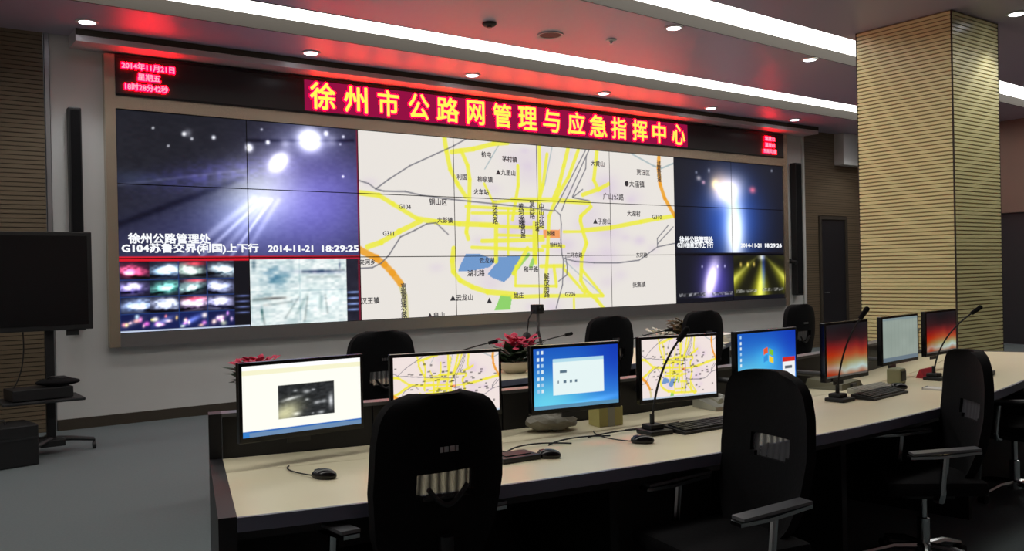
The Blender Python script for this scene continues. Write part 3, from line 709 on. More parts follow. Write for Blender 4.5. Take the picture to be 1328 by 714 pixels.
dpart(MB().arc(DC, 9.42, 9.51, A0-0.0055, A0, 0.753, 0.942, 1), 'end_panel', M['desk'])
for k in range(1, 5):
    a = A0+(A1-A0)*k/5
    dpart(MB().arc(DC, 9.52, 10.40, a, a+0.004, 0.0, 0.659, 1), 'support_panel', M['desk'])
dpart(MB().arc(DC, 9.56, 9.58, A0+.002, A1-.002, 0.12, 0.659, 60), 'modesty_panel', M['desk'])

# front desk, nearer the video wall
F0, F1 = rad(-12.5), rad(32)
fd_ = empty('front_desk', (DC[0], DC[1]-7.2, 0), label='low curved white-topped desk between the operators and the video wall', cat='desk')
def fpart(mb, name, m):
    o = mb.build(name, m, fd_); o.matrix_parent_inverse = Matrix.Translation((-DC[0], -(DC[1]-7.2), 0)); return o
fpart(MB().arc(DC, 6.85, 7.60, F0, F1, 0.695, 0.72, 60), 'worktop', M['laminate'])
fpart(MB().arc(DC, 7.60, 7.615, F0, F1, 0.68, 0.722, 60), 'front_edge', M['edge'])
fpart(MB().arc(DC, 6.90, 6.93, F0, F1, 0.0, 0.694, 60), 'back_panel', M['desk'])
for a in (F0, F1-0.006, F0+(F1-F0)/3, F0+2*(F1-F0)/3): fpart(MB().arc(DC, 6.93, 7.55, a, a+0.006, 0.0, 0.694, 1), 'support_panel', M['desk'])

# ------------------------------------------------------------------ monitors
def desktop_win(nx, ny):
    U, V = np.meshgrid(np.linspace(0, 1, nx), np.linspace(0, 1, ny)); img = np.zeros(U.shape+(3,))
    img += col3(0.10, 0.34, 0.74)+V[..., None]*col3(0.12, 0.26, 0.16)
    img += G(U, V, 0.15, 0.85, 0.45, 0.4)*col3(0.20, 0.25, 0.05)+G(U, V, 0.7, 0.92, 0.4, 0.05, -0.2)*0.12
    img -= G(U, V, 1.0, 0.3, 0.35, 0.6)*col3(0.05, 0.15, 0.05)
    return U, V, img
def bar(img, V, c=(0.35, 0.55, 0.68), h=0.06): img[V > 1-h] = c
def icons(img, U, V, n=7, cols=2):
    for i in range(cols):
        for j in range(n):
            m = (abs(U-0.05-0.05*i) < 0.014) & (abs(V-0.07-0.105*j) < 0.028); img[m] = (0.85, 0.92, 0.95) if (i+j) % 3 else (0.65, 0.80, 0.92)
NX, NY = 150, 90
def pic1():
    U, V = np.meshgrid(np.linspace(0, 1, NX), np.linspace(0, 1, NY)); img = np.zeros(U.shape+(3,))+col3(1.0, 1.0, 0.96)
    img[(V < 0.13)] = (0.97, 0.96, 0.82); img[V < 0.06] = (1, 1, 1)
    m = (U > 0.285) & (U < 0.765) & (V > 0.31) & (V < 0.79)
    u, v = (U-0.285)/0.48, (V-0.31)/0.48
    ph = np.zeros_like(img)+col3(0.10, 0.11, 0.12)+vnoise(U, V, 40, 3)*0.10
    ph += G(u, v, 0.12, 0.85, 0.22, 0.35, 0.5)*col3(0.7, 0.68, 0.5)+G(u, v, 0.22, 0.42, 0.16, 0.04, -0.3)*0.6+G(u, v, 0.93, 0.6, 0.04, 0.2)*0.7
    for a, b, r in ((.3, .2, .03), (.5, .25, .05), (.62, .22, .03), (.5, .5, .03), (.68, .62, .05), (.8, .6, .05), (.32, .9, .05), (.6, .93, .02), (.75, .93, .05)): ph += G(u, v, a, b, r*1.2, r)*0.5
    img[m] = ph[m]
    img[V > 0.925] = (0.42, 0.55, 0.70); img[(V > 0.915) & (V < 0.935)] = (0.16, 0.42, 0.75); img[(V > 0.93) & (U < 0.05)] = (0.2, 0.5, 0.8)
    return img
def pic_map():
    U, V = np.meshgrid(np.linspace(2.02, 5.98, NX), np.linspace(0.03, 2.95, NY)); img = paint_map(U, V, 1.5)
    img = img*col3(1.03, 0.99, 1.0); rs = np.random.RandomState(5)
    for _ in range(90):
        x, y = rs.normal(4.2, 0.9), rs.normal(1.4, 0.7); m = (abs(U-x) < 0.05) & (abs(V-y) < 0.035); img[m] = img[m]*0.6
    img[V > 2.86] = (0.75, 0.80, 0.86); return img
def pic3():
    U, V, img = desktop_win(NX, NY); icons(img, U, V); bar(img, V)
    m = (U > 0.22) & (U < 0.82) & (V > 0.20) & (V < 0.78); img[m] = (0.90, 0.96, 0.96)
    m = (U > 0.22) & (U < 0.82) & (V > 0.18) & (V < 0.24); img[m] = (0.70, 0.86, 0.92)
    for x, y, w_ in ((.30, .40, .08), (.27, .57, .015), (.34, .57, .03), (.41, .57, .03), (.47, .57, .03)):
        m = (U > x) & (U < x+w_) & (abs(V-y) < 0.022); img[m] = (0.35, 0.45, 0.52)
    return img
def pic5():
    U, V, img = desktop_win(NX, NY); icons(img, U, V, 8, 1); bar(img, V, (0.30, 0.52, 0.62), 0.05)
    img += G(U, V, 0.52, 0.47, 0.22, 0.22)*col3(0.05, 0.2, 0.12)
    # four waving panes
    uu = U-0.515; vv = V-0.46+0.03*np.sin((U-0.43)*26)
    for sx, sy, c in ((-1, -1, (.90, .36, .18)), (1, -1, (.48, .76, .22)), (-1, 1, (.20, .56, .86)), (1, 1, (.95, .80, .20))):
        m = (uu*sx > 0.010) & (uu*sx < 0.085) & (vv*sy > 0.016) & (vv*sy < 0.13); img[m] = c
    m = (U > 0.76) & (V > 0.52) & (V < 0.93) & (U < 0.98); img[m] = (0.93, 0.94, 0.95)
    m = (U > 0.76) & (V > 0.52) & (V < 0.61) & (U < 0.98); img[m] = (0.82, 0.16, 0.14)
    m = (U > 0.80) & (U < 0.93) & (abs(V-0.72) < 0.03); img[m] = (0.35, 0.38, 0.42)
    return img
def pic6(seed=0):
    U, V = np.meshgrid(np.linspace(0, 1, NX), np.linspace(0, 1, NY)); Vn = V+0.10*(vnoise(U, V*0.3, 7, 11+seed)[..., 0]-0.5)
    st = [(0, (.16, .14, .16)), (.28, (.28, .13, .15)), (.45, (.62, .16, .16)), (.60, (.80, .34, .18)), (.74, (.72, .66, .42)), (.86, (.80, .86, .80)), (1.0, (.74, .38, .22))]
    img = np.stack([np.interp(Vn, [s_[0] for s_ in st], [s_[1][k] for s_ in st]) for k in range(3)], -1)
    img -= G(U, V, 0.55, 0.15, 0.5, 0.2)*col3(.08, .05, .05); img += G(U, V, 0.8, 0.82, 0.3, 0.12)*col3(.05, .10, .15); img -= G(U, V, 0.05, 0.8, 0.25, 0.3)*col3(0.0, 0.25, 0.25)
    bar(img, V, (0.40, 0.38, 0.36), 0.04); return img
def pic7():
    U, V = np.meshgrid(np.linspace(0, 1, NX), np.linspace(0, 1, NY)); img = np.zeros(U.shape+(3,))+col3(0.70, 0.76, 0.72)+(vnoise(U, V, 5, 6)-.5)*0.05
    img[V < 0.05] = (0.60, 0.68, 0.70); m = (np.sin(U*60) > 0.93); img[m] = img[m]*0.96
    img[V > 0.90] = (0.48, 0.56, 0.62); return img
def monitor(x, y, ang, w, h, zb, pic, m, label, stand='plastic', body='gloss', bez=0.014, base_z=0.75):
    t = empty('monitor', (x, y, base_z), rad(ang), label=label, cat='monitor')
    z0 = zb-base_z; hw = w/2
    b = MB(); b.box((-hw, -0.012, z0), (hw, 0.022, z0+h), 0.004); b.box((-hw*0.7, 0.02, z0+0.05), (hw*0.7, 0.05, z0+h-0.05), 0.01); b.build('casing', M[body], t)
    img = pic()
    picture_grid('screen_picture', img, w-2*bez, h-bez-bez*1.6, m, t, (-hw+bez, -0.0128, z0+bez*1.6))
    # arm from the casing back to the desk's raised panel
    d = Vector((DC[0]-x, DC[1]-y)); gap = d.length-9.497; c_, s_ = math.cos(-rad(ang)), math.sin(-rad(ang)); d.normalize()
    e = Vector((d.x*c_-d.y*s_, d.x*s_+d.y*c_))*gap
    arm = MB(); zz = 0.125
    arm.box((-0.05, 0.045, 0.075), (0.05, 0.055, 0.175))
    if e.length > 0.08:
        arm.tube([(0, 0.05, zz), (0, 0.075, zz), (e.x*0.6, e.y*0.75, zz), (e.x, e.y-0.006, zz)], 0.017, 10)
    arm.build('mount_arm', M['plastic'], t)
    return t
monitor(-0.707, -6.535, 0.1, 0.548, 0.322, 0.856, pic1, M['deskscreen'], 'widescreen monitor showing a white page with a dark night photo, leftmost on the console desk')
monitor(-0.044, -6.605, -12.4, 0.535, 0.305, 0.860, pic_map, M['deskscreen'], 'monitor showing the city map behind the nearest black chair, second from the left')
monitor(0.532, -6.832, -9.0, 0.492, 0.320, 0.858, pic3, M['deskscreen'], 'monitor with a blue desktop and a white dialog window, third from the left', stand='greyp')
monitor(1.152, -6.905, -10.3, 0.486, 0.335, 0.850, pic_map, M['deskscreen'], 'monitor showing the city map with a black gooseneck microphone in front, fourth from the left')
monitor(1.800, -6.943, -1.3, 0.509, 0.320, 0.860, pic5, M['deskscreen'], 'monitor with a blue desktop, four-pane emblem and red pop-up at its lower right corner')
monitor(2.430, -7.020, 4.0, 0.483, 0.338, 0.858, pic6, M['dimscreen'], 'monitor with a red and orange sunset wallpaper, directly behind the folded grey box')
monitor(3.410, -6.780, 6.4, 0.552, 0.320, 0.860, pic7, M['dimscreen'], 'monitor with an almost blank pale grey-green page, in front of the column')
monitor(4.120, -6.683, 4.9, 0.514, 0.322, 0.860, lambda: pic6(3), M['dimscreen'], 'monitor with a dark red sunset wallpaper, rightmost on the console desk')

# ------------------------------------------------------------------ office chairs
def back_half(t):   # half width of the backrest at height t 0..1
    pts = [(0, .150), (.08, .190), (.25, .228), (.5, .245), (.75, .238), (.87, .222), (.93, .200), (.965, .172), (.988, .135), (1.0, .095)]
    return float(np.interp(t, [p[0] for p in pts], [p[1] for p in pts]))
def back_pt(s, t, z0, z1, off=0.0):
    x = s*back_half(t); z = z0+(z1-z0)*t
    y = -0.225-0.075*t-0.025*math.sin(PI*t)+0.05*abs(s)**2.2+off
    return Vector((x, y, z))
def make_chair(loc, rz, label, group, height=1.13):
    t = empty('office_chair', loc, rz, label=label, cat='chair', group=group)
    z0, z1 = height-0.62, height
    ns, nt = 22, 34; b = MB(); th = 0.045
    win = lambda s, q: abs(s) < 0.44-0.25*(0.60-q) and 0.44 < q < 0.58
    sv = [-1+2*i/ns for i in range(ns+1)]; tv = [j/nt for j in range(nt+1)]
    F = [[b.bm.verts.new(back_pt(s_, q, z0, z1, 0)) for s_ in sv] for q in tv]
    K = [[b.bm.verts.new(back_pt(s_, q, z0, z1, th)) for s_ in sv] for q in tv]
    hole = [[win((sv[i]+sv[i+1])/2, (tv[j]+tv[j+1])/2) for i in range(ns)] for j in range(nt)]
    for j in range(nt):
        for i in range(ns):
            if hole[j][i]: continue
            b.bm.faces.new((F[j][i], F[j][i+1], F[j+1][i+1], F[j+1][i])); b.bm.faces.new((K[j][i], K[j+1][i], K[j+1][i+1], K[j][i+1]))
            for (dj, di, p, q_) in ((-1, 0, (j, i), (j, i+1)), (1, 0, (j+1, i+1), (j+1, i)), (0, -1, (j+1, i), (j, i)), (0, 1, (j, i+1), (j+1, i+1))):
                jj, ii = j+dj, i+di
                if jj < 0 or jj >= nt or ii < 0 or ii >= ns or hole[jj][ii]:
                    b.bm.faces.new((F[p[0]][p[1]], K[p[0]][p[1]], K[q_[0]][q_[1]], F[q_[0]][q_[1]]))
    br = b.build('backrest', M['fabric'], t, smooth=True)
    mw = MB(); g = [[mw.bm.verts.new(back_pt(-.5+i/8, .42+.18*j/4, z0, z1, 0.030)) for i in range(9)] for j in range(5)]
    for j in range(4):
        for i in range(8): mw.bm.faces.new((g[j][i], g[j][i+1], g[j+1][i+1], g[j+1][i]))
    mw.build('mesh_window', M['weave'], br, label='grey see-through mesh window')
    em = MB()
    for k, (x, w_) in enumerate(((-0.028, .012), (-0.010, .018), (0.012, .020), (0.030, .012))):
        p = back_pt(x/0.24, 0.71, z0, z1, -0.003); em.box((x-w_/2+.001, p.y-0.001, p.z-.009), (x+w_/2-.001, p.y+.003, p.z+.009))
    em.build('emblem', M['alu'], br, label='small silver maker mark')
    # curved lumbar support ring behind the mesh
    lu = MB(); lu.tube([back_pt(-.30+.6*k/10, .51-.10*math.sin(PI*k/10), z0, z1, -0.006) for k in range(11)], 0.009, 8)
    lu.build('lumbar_support', M['plastic'], br, smooth=True)
    sp = MB(); sp.tube([(0, -0.27, z0+0.15), (0, -0.26, z0-0.02), (0, -0.18, 0.43), (0, -0.02, 0.42)], 0.026, 10); sp.build('back_spine', M['plastic'], t, smooth=True)
    se = MB(); se.box((-0.25, -0.22, 0.445), (0.25, 0.26, 0.52), 0.03); se.build('seat', M['fabric'], t, smooth=True)
    MB().box((-0.10, -0.12, 0.40), (0.10, 0.12, 0.444), 0.01).build('seat_mechanism', M['plastic'], t)
    gl = MB(); gl.lathe([(0.030, 0.07), (0.030, 0.24), (0.018, 0.245), (0.018, 0.40)], n=14); gl.build('gas_lift', M['chrome'], t, smooth=True)
    for s_ in (-1, 1):
        a = MB(); x = 0.285*s_
        a.tube([(x*0.75, 0.02, 0.43), (x*0.96, 0.02, 0.44), (x, 0.02, 0.47), (x, 0.0, 0.66)], 0.017, 10)
        a.hexa([(x-.028, -.155, .667), (x+.028, -.155, .667), (x+.028, .03, .645), (x-.028, .03, .645), (x-.028, -.155, .680), (x+.028, -.155, .680), (x+.028, .03, .658), (x-.028, .03, .658)])
        a.hexa([(x-.028, .03, .645), (x+.028, .03, .645), (x+.028, .17, .642), (x-.028, .17, .642), (x-.028, .03, .658), (x+.028, .03, .658), (x+.028, .17, .655), (x-.028, .17, .655)])
        ar = a.build('armrest', M['chrome'], t)
        p = MB(); p.hexa([(x-.033, -.15, .683), (x+.033, -.15, .683), (x+.033, .16, .660), (x-.033, .16, .660), (x-.033, -.15, .694), (x+.033, -.15, .694), (x+.033, .16, .671), (x-.033, .16, .671)])
        p.build('arm_pad', M['armgrey'], ar)
    MB().lathe([(0, 0.06), (0.045, 0.06), (0.045, 0.11), (0.03, 0.12), (0, 0.12)], n=16).build('hub', M['chrome'], t, smooth=True)
    for k in range(5):
        a = 2*PI*k/5+0.3; c, s_ = math.cos(a), math.sin(a)
        lg = MB(); lg.tube([(c*0.03, s_*0.03, 0.10), (c*0.15, s_*0.15, 0.098), (c*0.30, s_*0.30, 0.062)], 0.021, 8, 0.014)
        lo = lg.build('base_leg', M['chrome'], t, smooth=True)
        cs = MB(); px, py = c*0.305, s_*0.305
        for o_ in (-0.016, 0.016): cs.tube([(px-s_*(o_-.008), py+c*(o_-.008), 0.027), (px-s_*(o_+.008), py+c*(o_+.008), 0.027)], 0.026, 12)
        cs.tube([(px, py, 0.03), (px, py, 0.066)], 0.009, 8); cs.build('caster', M['black'], lo)
    return t
gn = 'office chairs at the console desk'; gf = 'office chairs at the front desk'
ch1 = make_chair((-0.625, -7.27, 0), rad(-3), 'black high-backed office chair in the foreground, covering part of the second monitor', gn, 1.125)
def chair_copy(loc, rz, label, group, dz=0.0):
    c = copy_tree(ch1); c.location = loc; c.rotation_euler = (0, 0, rz); c['label'] = label; c['group'] = group
    for k in c.children:     # seat height set by the gas lift
        if not k.name.startswith(('hub', 'base_leg', 'gas_lift')): k.location.z = dz
    return c
chair_copy((0.46, -7.77, 0), rad(79), 'black office chair turned left before the blue four-pane desktop monitor, silver armrest towards camera', gn, -0.015)
chair_copy((2.12, -7.645, 0), rad(50), 'black office chair turned left in front of the column, with silver armrest and chrome base', gn, -0.045)
chair_copy((3.80, -7.33, 0), rad(8), 'black office chair cut off by the right edge of the picture, only its base showing', gn, -0.02)
chair_copy((0.52, -4.68, 0), rad(0), 'black office chair at the front desk between the first and second monitors', gf, 0.035)
chair_copy((2.57, -4.62, 0), rad(0), 'black office chair at the front desk between the third and fourth monitors', gf, 0.035)
chair_copy((3.62, -4.65, 0), rad(0), 'black office chair at the front desk above the fourth monitor', gf, 0.035)
chair_copy((5.05, -4.58, 0), rad(3), 'black office chair at the front desk, below the right column loudspeaker', gf, 0.035)

# ------------------------------------------------------------------ microphones
def bez_pts(a, b, c, n=14):
    a, b, c = Vector(a), Vector(b), Vector(c); return [a*(1-t)**2+b*2*t*(1-t)+c*t*t for t in [k/n for k in range(n+1)]]
def microphone(base, head, label, group, rz=0.0, z=0.75, big=1.0):
    t = empty('gooseneck_microphone', (base[0], base[1], z), 0, label=label, cat='microphone', group=group)
    b = MB(); b.box((-0.065*big, -0.055, 0), (0.065*big, 0.065, 0.022), 0.008); b.box((-0.04, -0.02, 0.02), (0.04, 0.055, 0.045), 0.008); bo = b.build('base', M['black'], t, smooth=False); bo.rotation_euler = (0, 0, rz)
    h = Vector(head)-Vector((base[0], base[1], z)); a = Vector((0, 0.02, 0.04))
    mid = a+(h-a)*0.35; mid.z = a.z+(h.z-a.z)*0.62; mid.x -= h.x*0.25; mid.y -= h.y*0.25
    pts = bez_pts(a, mid, h)
    MB().tube([a, a+Vector((0, 0, 0.05))], 0.011, 10).build('socket', M['plastic'], t, smooth=True)
    MB().tube(pts, 0.0052, 8).build('gooseneck', M['cable'], t, smooth=True)
    d = (pts[-1]-pts[-2]).normalized()
    hd = MB(); hd.tube([h-d*0.02, h, h+d*0.03, h+d*0.045], 0.013, 12, 0.015); hd.ball(h+d*0.045, 0.0155); hd.build('microphone_head', M['fabric'], t, smooth=True)
    return t
gm = 'gooseneck microphones'
microphone((0.803, -7.08), (0.889, -7.172, 1.20), 'black gooseneck microphone standing in front of the fourth monitor map', gm, rad(-8))
microphone((2.290, -7.075), (2.345, -7.184, 1.235), 'black gooseneck microphone in front of the red and orange sunset monitor', gm, rad(4))
microphone((3.549, -6.960), (3.70, -7.139, 1.20), 'black gooseneck microphone beside the rightmost monitor, head against the column', gm, rad(4))
microphone((2.08, -4.05), (2.80, -4.05, 0.965), 'far gooseneck microphone rising behind the third monitor', gm, 0, 0.72)
microphone((3.05, -4.25), (3.62, -4.46, 0.975), 'far gooseneck microphone rising left of the fourth monitor', gm, 0, 0.72)
microphone((1.33, -4.15), (1.83, -4.27, 0.968), 'far gooseneck microphone beside the red flowers, left of the tripod', gm, 0, 0.72)

# ------------------------------------------------------------------ things on the console desk
def mouse(x, y, rz, label, target):
    t = empty('computer_mouse', (x, y, 0.75), rz, label=label, cat='mouse', group='computer mice')
    b = MB(); b.ball((0, 0, 0.012), 0.05, (0.62, 1.05, 0.50), 20)
    for v in b.bm.verts: v.co.z = max(v.co.z, 0.0005)
    b.build('body', M['gloss'], t, smooth=True)
    MB().tube([(0, 0.020, 0.033), (0, 0.040, 0.028)], 0.004, 8).build('scroll_wheel', M['plastic'], t)
    e = Vector((target[0]-x, target[1]-y, 0)); c, s_ = math.cos(-rz), math.sin(-rz); e = Vector((e.x*c-e.y*s_, e.x*s_+e.y*c, 0.004))
    MB().tube(bez_pts((0, 0.05, 0.008), (e.x*0.2+0.02, e.y*0.9, 0.006), e, 10), 0.0028, 6).build('cable', M['cable'], t, smooth=True)
mouse(-0.775, -6.885, rad(35), 'black mouse on the cream desk below the leftmost monitor', (-0.80, -6.60))
mouse(0.095, -7.165, rad(40), 'black mouse between the nearest chair and the third monitor', (0.05, -6.80))
mouse(0.600, -7.200, rad(45), 'black mouse beside the base of the near gooseneck microphone', (0.62, -6.85))
mouse(2.985, -7.020, rad(20), 'black mouse at the right end of the dark keyboard', (2.95, -6.75))
t = empty('desk_telephone', (-0.03, -7.10, 0.75), rad(-5), label='flat black desk device half hidden behind the nearest chair', cat='telephone')
MB().box((-0.09, -0.06, 0), (0.09, 0.07, 0.022), 0.006).build('body', M['plastic'], t)
MB().box((-0.06, -0.03, 0.022), (0.06, 0.05, 0.026), 0.001).build('pad', M['black'], t)

def keyboard(x, y, rz, m, mk, label, w=0.44, d=0.14):
    t = empty('keyboard', (x, y, 0.75), rz, label=label, cat='keyboard', group='keyboards')
    b = MB(); b.hexa([(-w/2, -d/2, 0), (w/2, -d/2, 0), (w/2, d/2, 0), (-w/2, d/2, 0), (-w/2, -d/2, .012), (w/2, -d/2, .012), (w/2, d/2, .028), (-w/2, d/2, .028)]); b.build('body', M[m], t)
    k = MB(); n = 15
    for r in range(5):
        for c in range(n):
            x0 = -w/2+0.012+(w-0.024)*c/n; y0 = -d/2+0.012+(d-0.024)*r/5; zz = .012+.016*(y0+d/2)/d
            k.box((x0+.002, y0+.002, zz), (x0+(w-.024)/n-.002, y0+(d-.024)/5-.002, zz+.009))
    k.build('key', M[mk], t, kind='stuff')
keyboard(1.10, -7.135, rad(-2), 'black', 'plastic', 'black keyboard below the fourth monitor, right of the microphone base')
keyboard(2.63, -7.11, rad(6), 'black', 'plastic', 'black keyboard below the red sunset monitor, mouse at its right end')
keyboard(2.80, -6.96, rad(5), 'greyp', 'greyp', 'pale grey keyboard pushed behind the black one, below the two right monitors', 0.40, 0.12)
t = empty('telephone', (1.62, -6.76, 0.75), rad(-8), label='light grey push-button telephone between the fourth monitor and the second chair', cat='telephone')
b = MB(); b.hexa([(-.1, -.09, 0), (.1, -.09, 0), (.1, .1, 0), (-.1, .1, 0), (-.1, -.09, .02), (.1, -.09, .02), (.1, .1, .06), (-.1, .1, .06)]); b.build('body', M['greyp'], t)
k = MB()
for r in range(4):
    for c in range(3): k.box((0.0+c*.026, -.06+r*.03, .028+r*.007), (0.018+c*.026, -.04+r*.03, .040+r*.007))
k.build('button', M['paper'], t, kind='stuff')
h_ = MB(); h_.tube([(-.065, -.09, .05), (-.065, -.06, .062), (-.065, .07, .085), (-.065, .10, .08)], 0.018, 8); h_.build('handset', M['greyp'], t, smooth=True)
t = empty('folded_box', (2.80, -6.69, 0.75), rad(12), label='flat grey-green document case lying right of the red sunset monitor', cat='box')
b = MB(); b.hexa([(-.17, -.12, 0), (.17, -.12, 0), (.17, .12, 0), (-.17, .12, 0), (-.15, -.11, .035), (.15, -.11, .035), (.15, .11, .06), (-.15, .11, .06)]); b.build('lid', mat('grey_green_vinyl', rgb(112, 110, 88), 0.6, noise=0.08), t)
MB().box((-0.04, -0.135, 0.012), (0.04, -0.118, 0.03), 0.003).build('clasp', M['plastic'], t)
t = empty('desk_speaker', (3.20, -6.88, 0.75), rad(10), label='small beige desktop speaker in front of the blank pale monitor', cat='speaker')
MB().box((-0.05, -0.045, 0), (0.05, 0.045, 0.10), 0.012).build('cabinet', mat('beige_plastic', rgb(140, 138, 104), 0.5, noise=0.05), t)
MB().box((-0.036, -0.050, 0.02), (0.036, -0.044, 0.085), 0.002).build('grille', M['plastic'], t)
t = empty('desk_sign', (3.66, -6.83, 0.75), rad(5), label='small red tent sign on the desk beside the right microphone', cat='sign')
b = MB(); b.hexa([(-.10, -.03, 0), (.10, -.03, 0), (.10, .03, 0), (-.10, .03, 0), (-.10, -.003, .06), (.10, -.003, .06), (.10, .003, .06), (-.10, .003, .06)]); b.build('card', M['red'], t)
t = empty('note_pad', (3.10, -7.19, 0.75), rad(12), label='small white note pad on the cream desk beside the side-on chair', cat='note pad')
MB().box((-0.05, -0.06, 0), (0.05, 0.06, 0.012), 0.001).build('sheets', M['paper'], t)
MB().box((-0.05, 0.055, 0.001), (0.05, 0.062, 0.014)).build('binding', M['rail'], t)
t = empty('plastic_bag', (0.50, -6.68, 0.75), rad(-20), label='crumpled pale grey plastic bag under the left half of the third monitor', cat='bag')
b = MB(); b.ball((0, 0, 0.045), 0.10, (1.35, 0.8, 0.42), 18)
rs = random.Random(4)
for v in b.bm.verts:
    v.co += Vector((rs.uniform(-.008, .008), rs.uniform(-.008, .008), rs.uniform(-.008, .008))); v.co.z = max(v.co.z, 0.001)
b.build('bag', mat('grey_film', rgb(132, 128, 114), 0.5, noise=0.1), t)
t = empty('cardboard_box', (0.80, -6.74, 0.75), rad(-9), label='small yellowish box under the right half of the third monitor', cat='box')
MB().box((-0.07, -0.05, 0), (0.07, 0.05, 0.095), 0.003).build('carton', M['yellowp'], t)
MB().box((-0.02, -0.052, 0.0), (0.02, 0.052, 0.097)).build('tape', M['greyp'], t)
t = empty('cable_bundle', (0.45, -6.99, 0.75), 0, label='loose black cables along the desk slot below the third monitor', cat='cable')
for k in range(4):
    x = -0.45+k*0.25; MB().tube(bez_pts((x, 0.02*k, 0.004), (x+0.15, 0.12-0.05*k, 0.02), (x+0.35, -0.02+0.02*k, 0.004), 12), 0.0035, 6).build('cable', M['cable'], t, smooth=True)
# things at the right end of the desk
t = empty('adapter_box', (3.98, -7.06, 0.75), rad(14), label='low dark box lying on the desk at the right edge, beyond the side-on chair', cat='box')
MB().box((-0.10, -0.05, 0), (0.10, 0.05, 0.03), 0.005).build('case', M['plastic'], t)
MB().box((-0.03, -0.053, 0.008), (0.03, -0.049, 0.02)).build('socket', M['black'], t)
t = empty('computer_tower', (4.25, -7.05, 0), rad(15), label='grey computer tower on the floor under the right end of the console desk', cat='computer')
MB().box((-0.10, -0.22, 0.01), (0.10, 0.22, 0.43), 0.006).build('case', M['tower'], t)
MB().box((-0.09, -0.228, 0.03), (0.09, -0.219, 0.41), 0.003).build('front_panel', M['plastic'], t)
MB().box((-0.06, -0.232, 0.34), (0.06, -0.227, 0.37)).build('drive_bay', M['alu'], t)
for sx in (-0.08, 0.08): MB().box((sx-0.015, -0.2, 0), (sx+0.015, 0.2, 0.0105)).build('foot', M['black'], t)

# ------------------------------------------------------------------ flowers and papers on the front desk
def flower_pot(x, y, z, sc, label, petal, leaf, dish='white', n=34, seed=1, cat='flowers'):
    t = empty('potted_flowers', (x, y, z), 0, label=label, cat=cat, group='flower bowls on the front desk')
    MB().lathe([(0.0, 0), (0.07*sc, 0), (0.13*sc, 0.05*sc), (0.15*sc, 0.085*sc), (0.14*sc, 0.085*sc), (0.11*sc, 0.045*sc), (0, 0.04*sc)], n=28).build('bowl', M[dish], t, smooth=True)
    r = random.Random(seed)
    def leaves(nn, L, wd, z0, z1, rad_):
        b = MB()
        for _ in range(nn):
            a = r.uniform(0, 2*PI); e = r.uniform(0.1, 1.1); q = r.uniform(0, rad_)
            o = Vector((math.cos(a)*q, math.sin(a)*q, r.uniform(z0, z1)))
            d = Vector((math.cos(a)*math.cos(e), math.sin(a)*math.cos(e), math.sin(e)*0.7)); s_ = d.cross(Vector((0, 0, 1))).normalized(); l = L*r.uniform(.7, 1.3); w_ = wd*r.uniform(.7, 1.2)
            up = Vector((0, 0, 0.012*sc))
            v = [b.bm.verts.new(p) for p in (o, o+d*l*.45+s_*w_, o+d*l-up, o+d*l*.45-s_*w_, o+d*l*.5+up)]
            b.bm.faces.new((v[0], v[1], v[4])); b.bm.faces.new((v[1], v[2], v[4])); b.bm.faces.new((v[2], v[3], v[4])); b.bm.faces.new((v[3], v[0], v[4]))
        return b
    leaves(n*2, 0.17*sc, 0.035*sc, 0.06*sc, 0.14*sc, 0.09*sc).build('foliage', M[leaf], t, kind='stuff')
    if petal: leaves(n*2, 0.085*sc, 0.026*sc, 0.17*sc, 0.24*sc, 0.13*sc).build('blossom', M[petal], t, kind='stuff')
    return t
flower_pot(0.02, -3.99, 0.72, 0.95, 'bowl of red flowers behind the leftmost monitor', 'petal', 'leaf', seed=2)
flower_pot(2.02, -4.33, 0.72, 1.1, 'white bowl of crimson flowers between the second and third monitors', 'petal', 'leaf', seed=3)
flower_pot(4.62, -3.75, 0.72, 1.1, 'bowl of brownish dried flowers behind the blue four-pane desktop monitor', 'brownleaf', 'brownleaf', seed=5)
flower_pot(4.02, -3.95, 0.72, 0.9, 'bowl with sparse pale lilies right of the third far chair', 'whitepetal', 'leaf', seed=6, n=14)
t = empty('paper_stack', (4.68, -4.02, 0.72), rad(20), label='stack of white papers on the front desk between two far chairs', cat='papers')
for k in range(3):
    o = MB().box((-0.15, -0.11, k*0.02), (0.15, 0.11, k*0.02+0.018)).build('sheaf', M['paper'], t); o.rotation_euler = (0, 0, 0.1*k)
t = empty('paper_stack', (5.45, -3.52, 0.72), rad(35), label='white folded papers on the right end of the front desk, beside the rightmost far chair', cat='papers')
for k in range(4):
    o = MB().box((-0.16, -0.12, k*0.02), (0.16, 0.12, k*0.02+0.018)).build('sheaf', M['paper'], t); o.rotation_euler = (0, 0, -0.15*k)

# small camera on a table tripod
t = empty('camera_tripod', (2.50, -4.02, 0.72), 0, label='small video camera on a dark table tripod, in front of the map screens', cat='tripod')
for k in range(3):
    a = 2*PI*k/3+0.5; MB().tube([(0, 0, 0.30), (0.12*math.cos(a), 0.12*math.sin(a), 0.004)], 0.011, 8, 0.007).build('leg', M['plastic'], t, smooth=True)
MB().tube([(0, 0, 0.28), (0, 0, 0.44)], 0.014, 10).build('centre_post', M['rail'], t, smooth=True)
b = MB(); b.box((-0.04, -0.035, 0.44), (0.04, 0.055, 0.52), 0.006); b.tube([(0, -0.03, 0.48), (0, -0.06, 0.48)], 0.024, 14); b.build('camera', M['plastic'], t)
b = MB(); b.tube([(-0.05, 0, 0.47), (-0.10, 0, 0.40), (-0.12, 0, 0.28)], 0.006, 6); b.ball((-0.125, 0, 0.22), 0.06, (0.8, 0.6, 1.2)); b.build('strap_bag', M['black'], t, smooth=True)

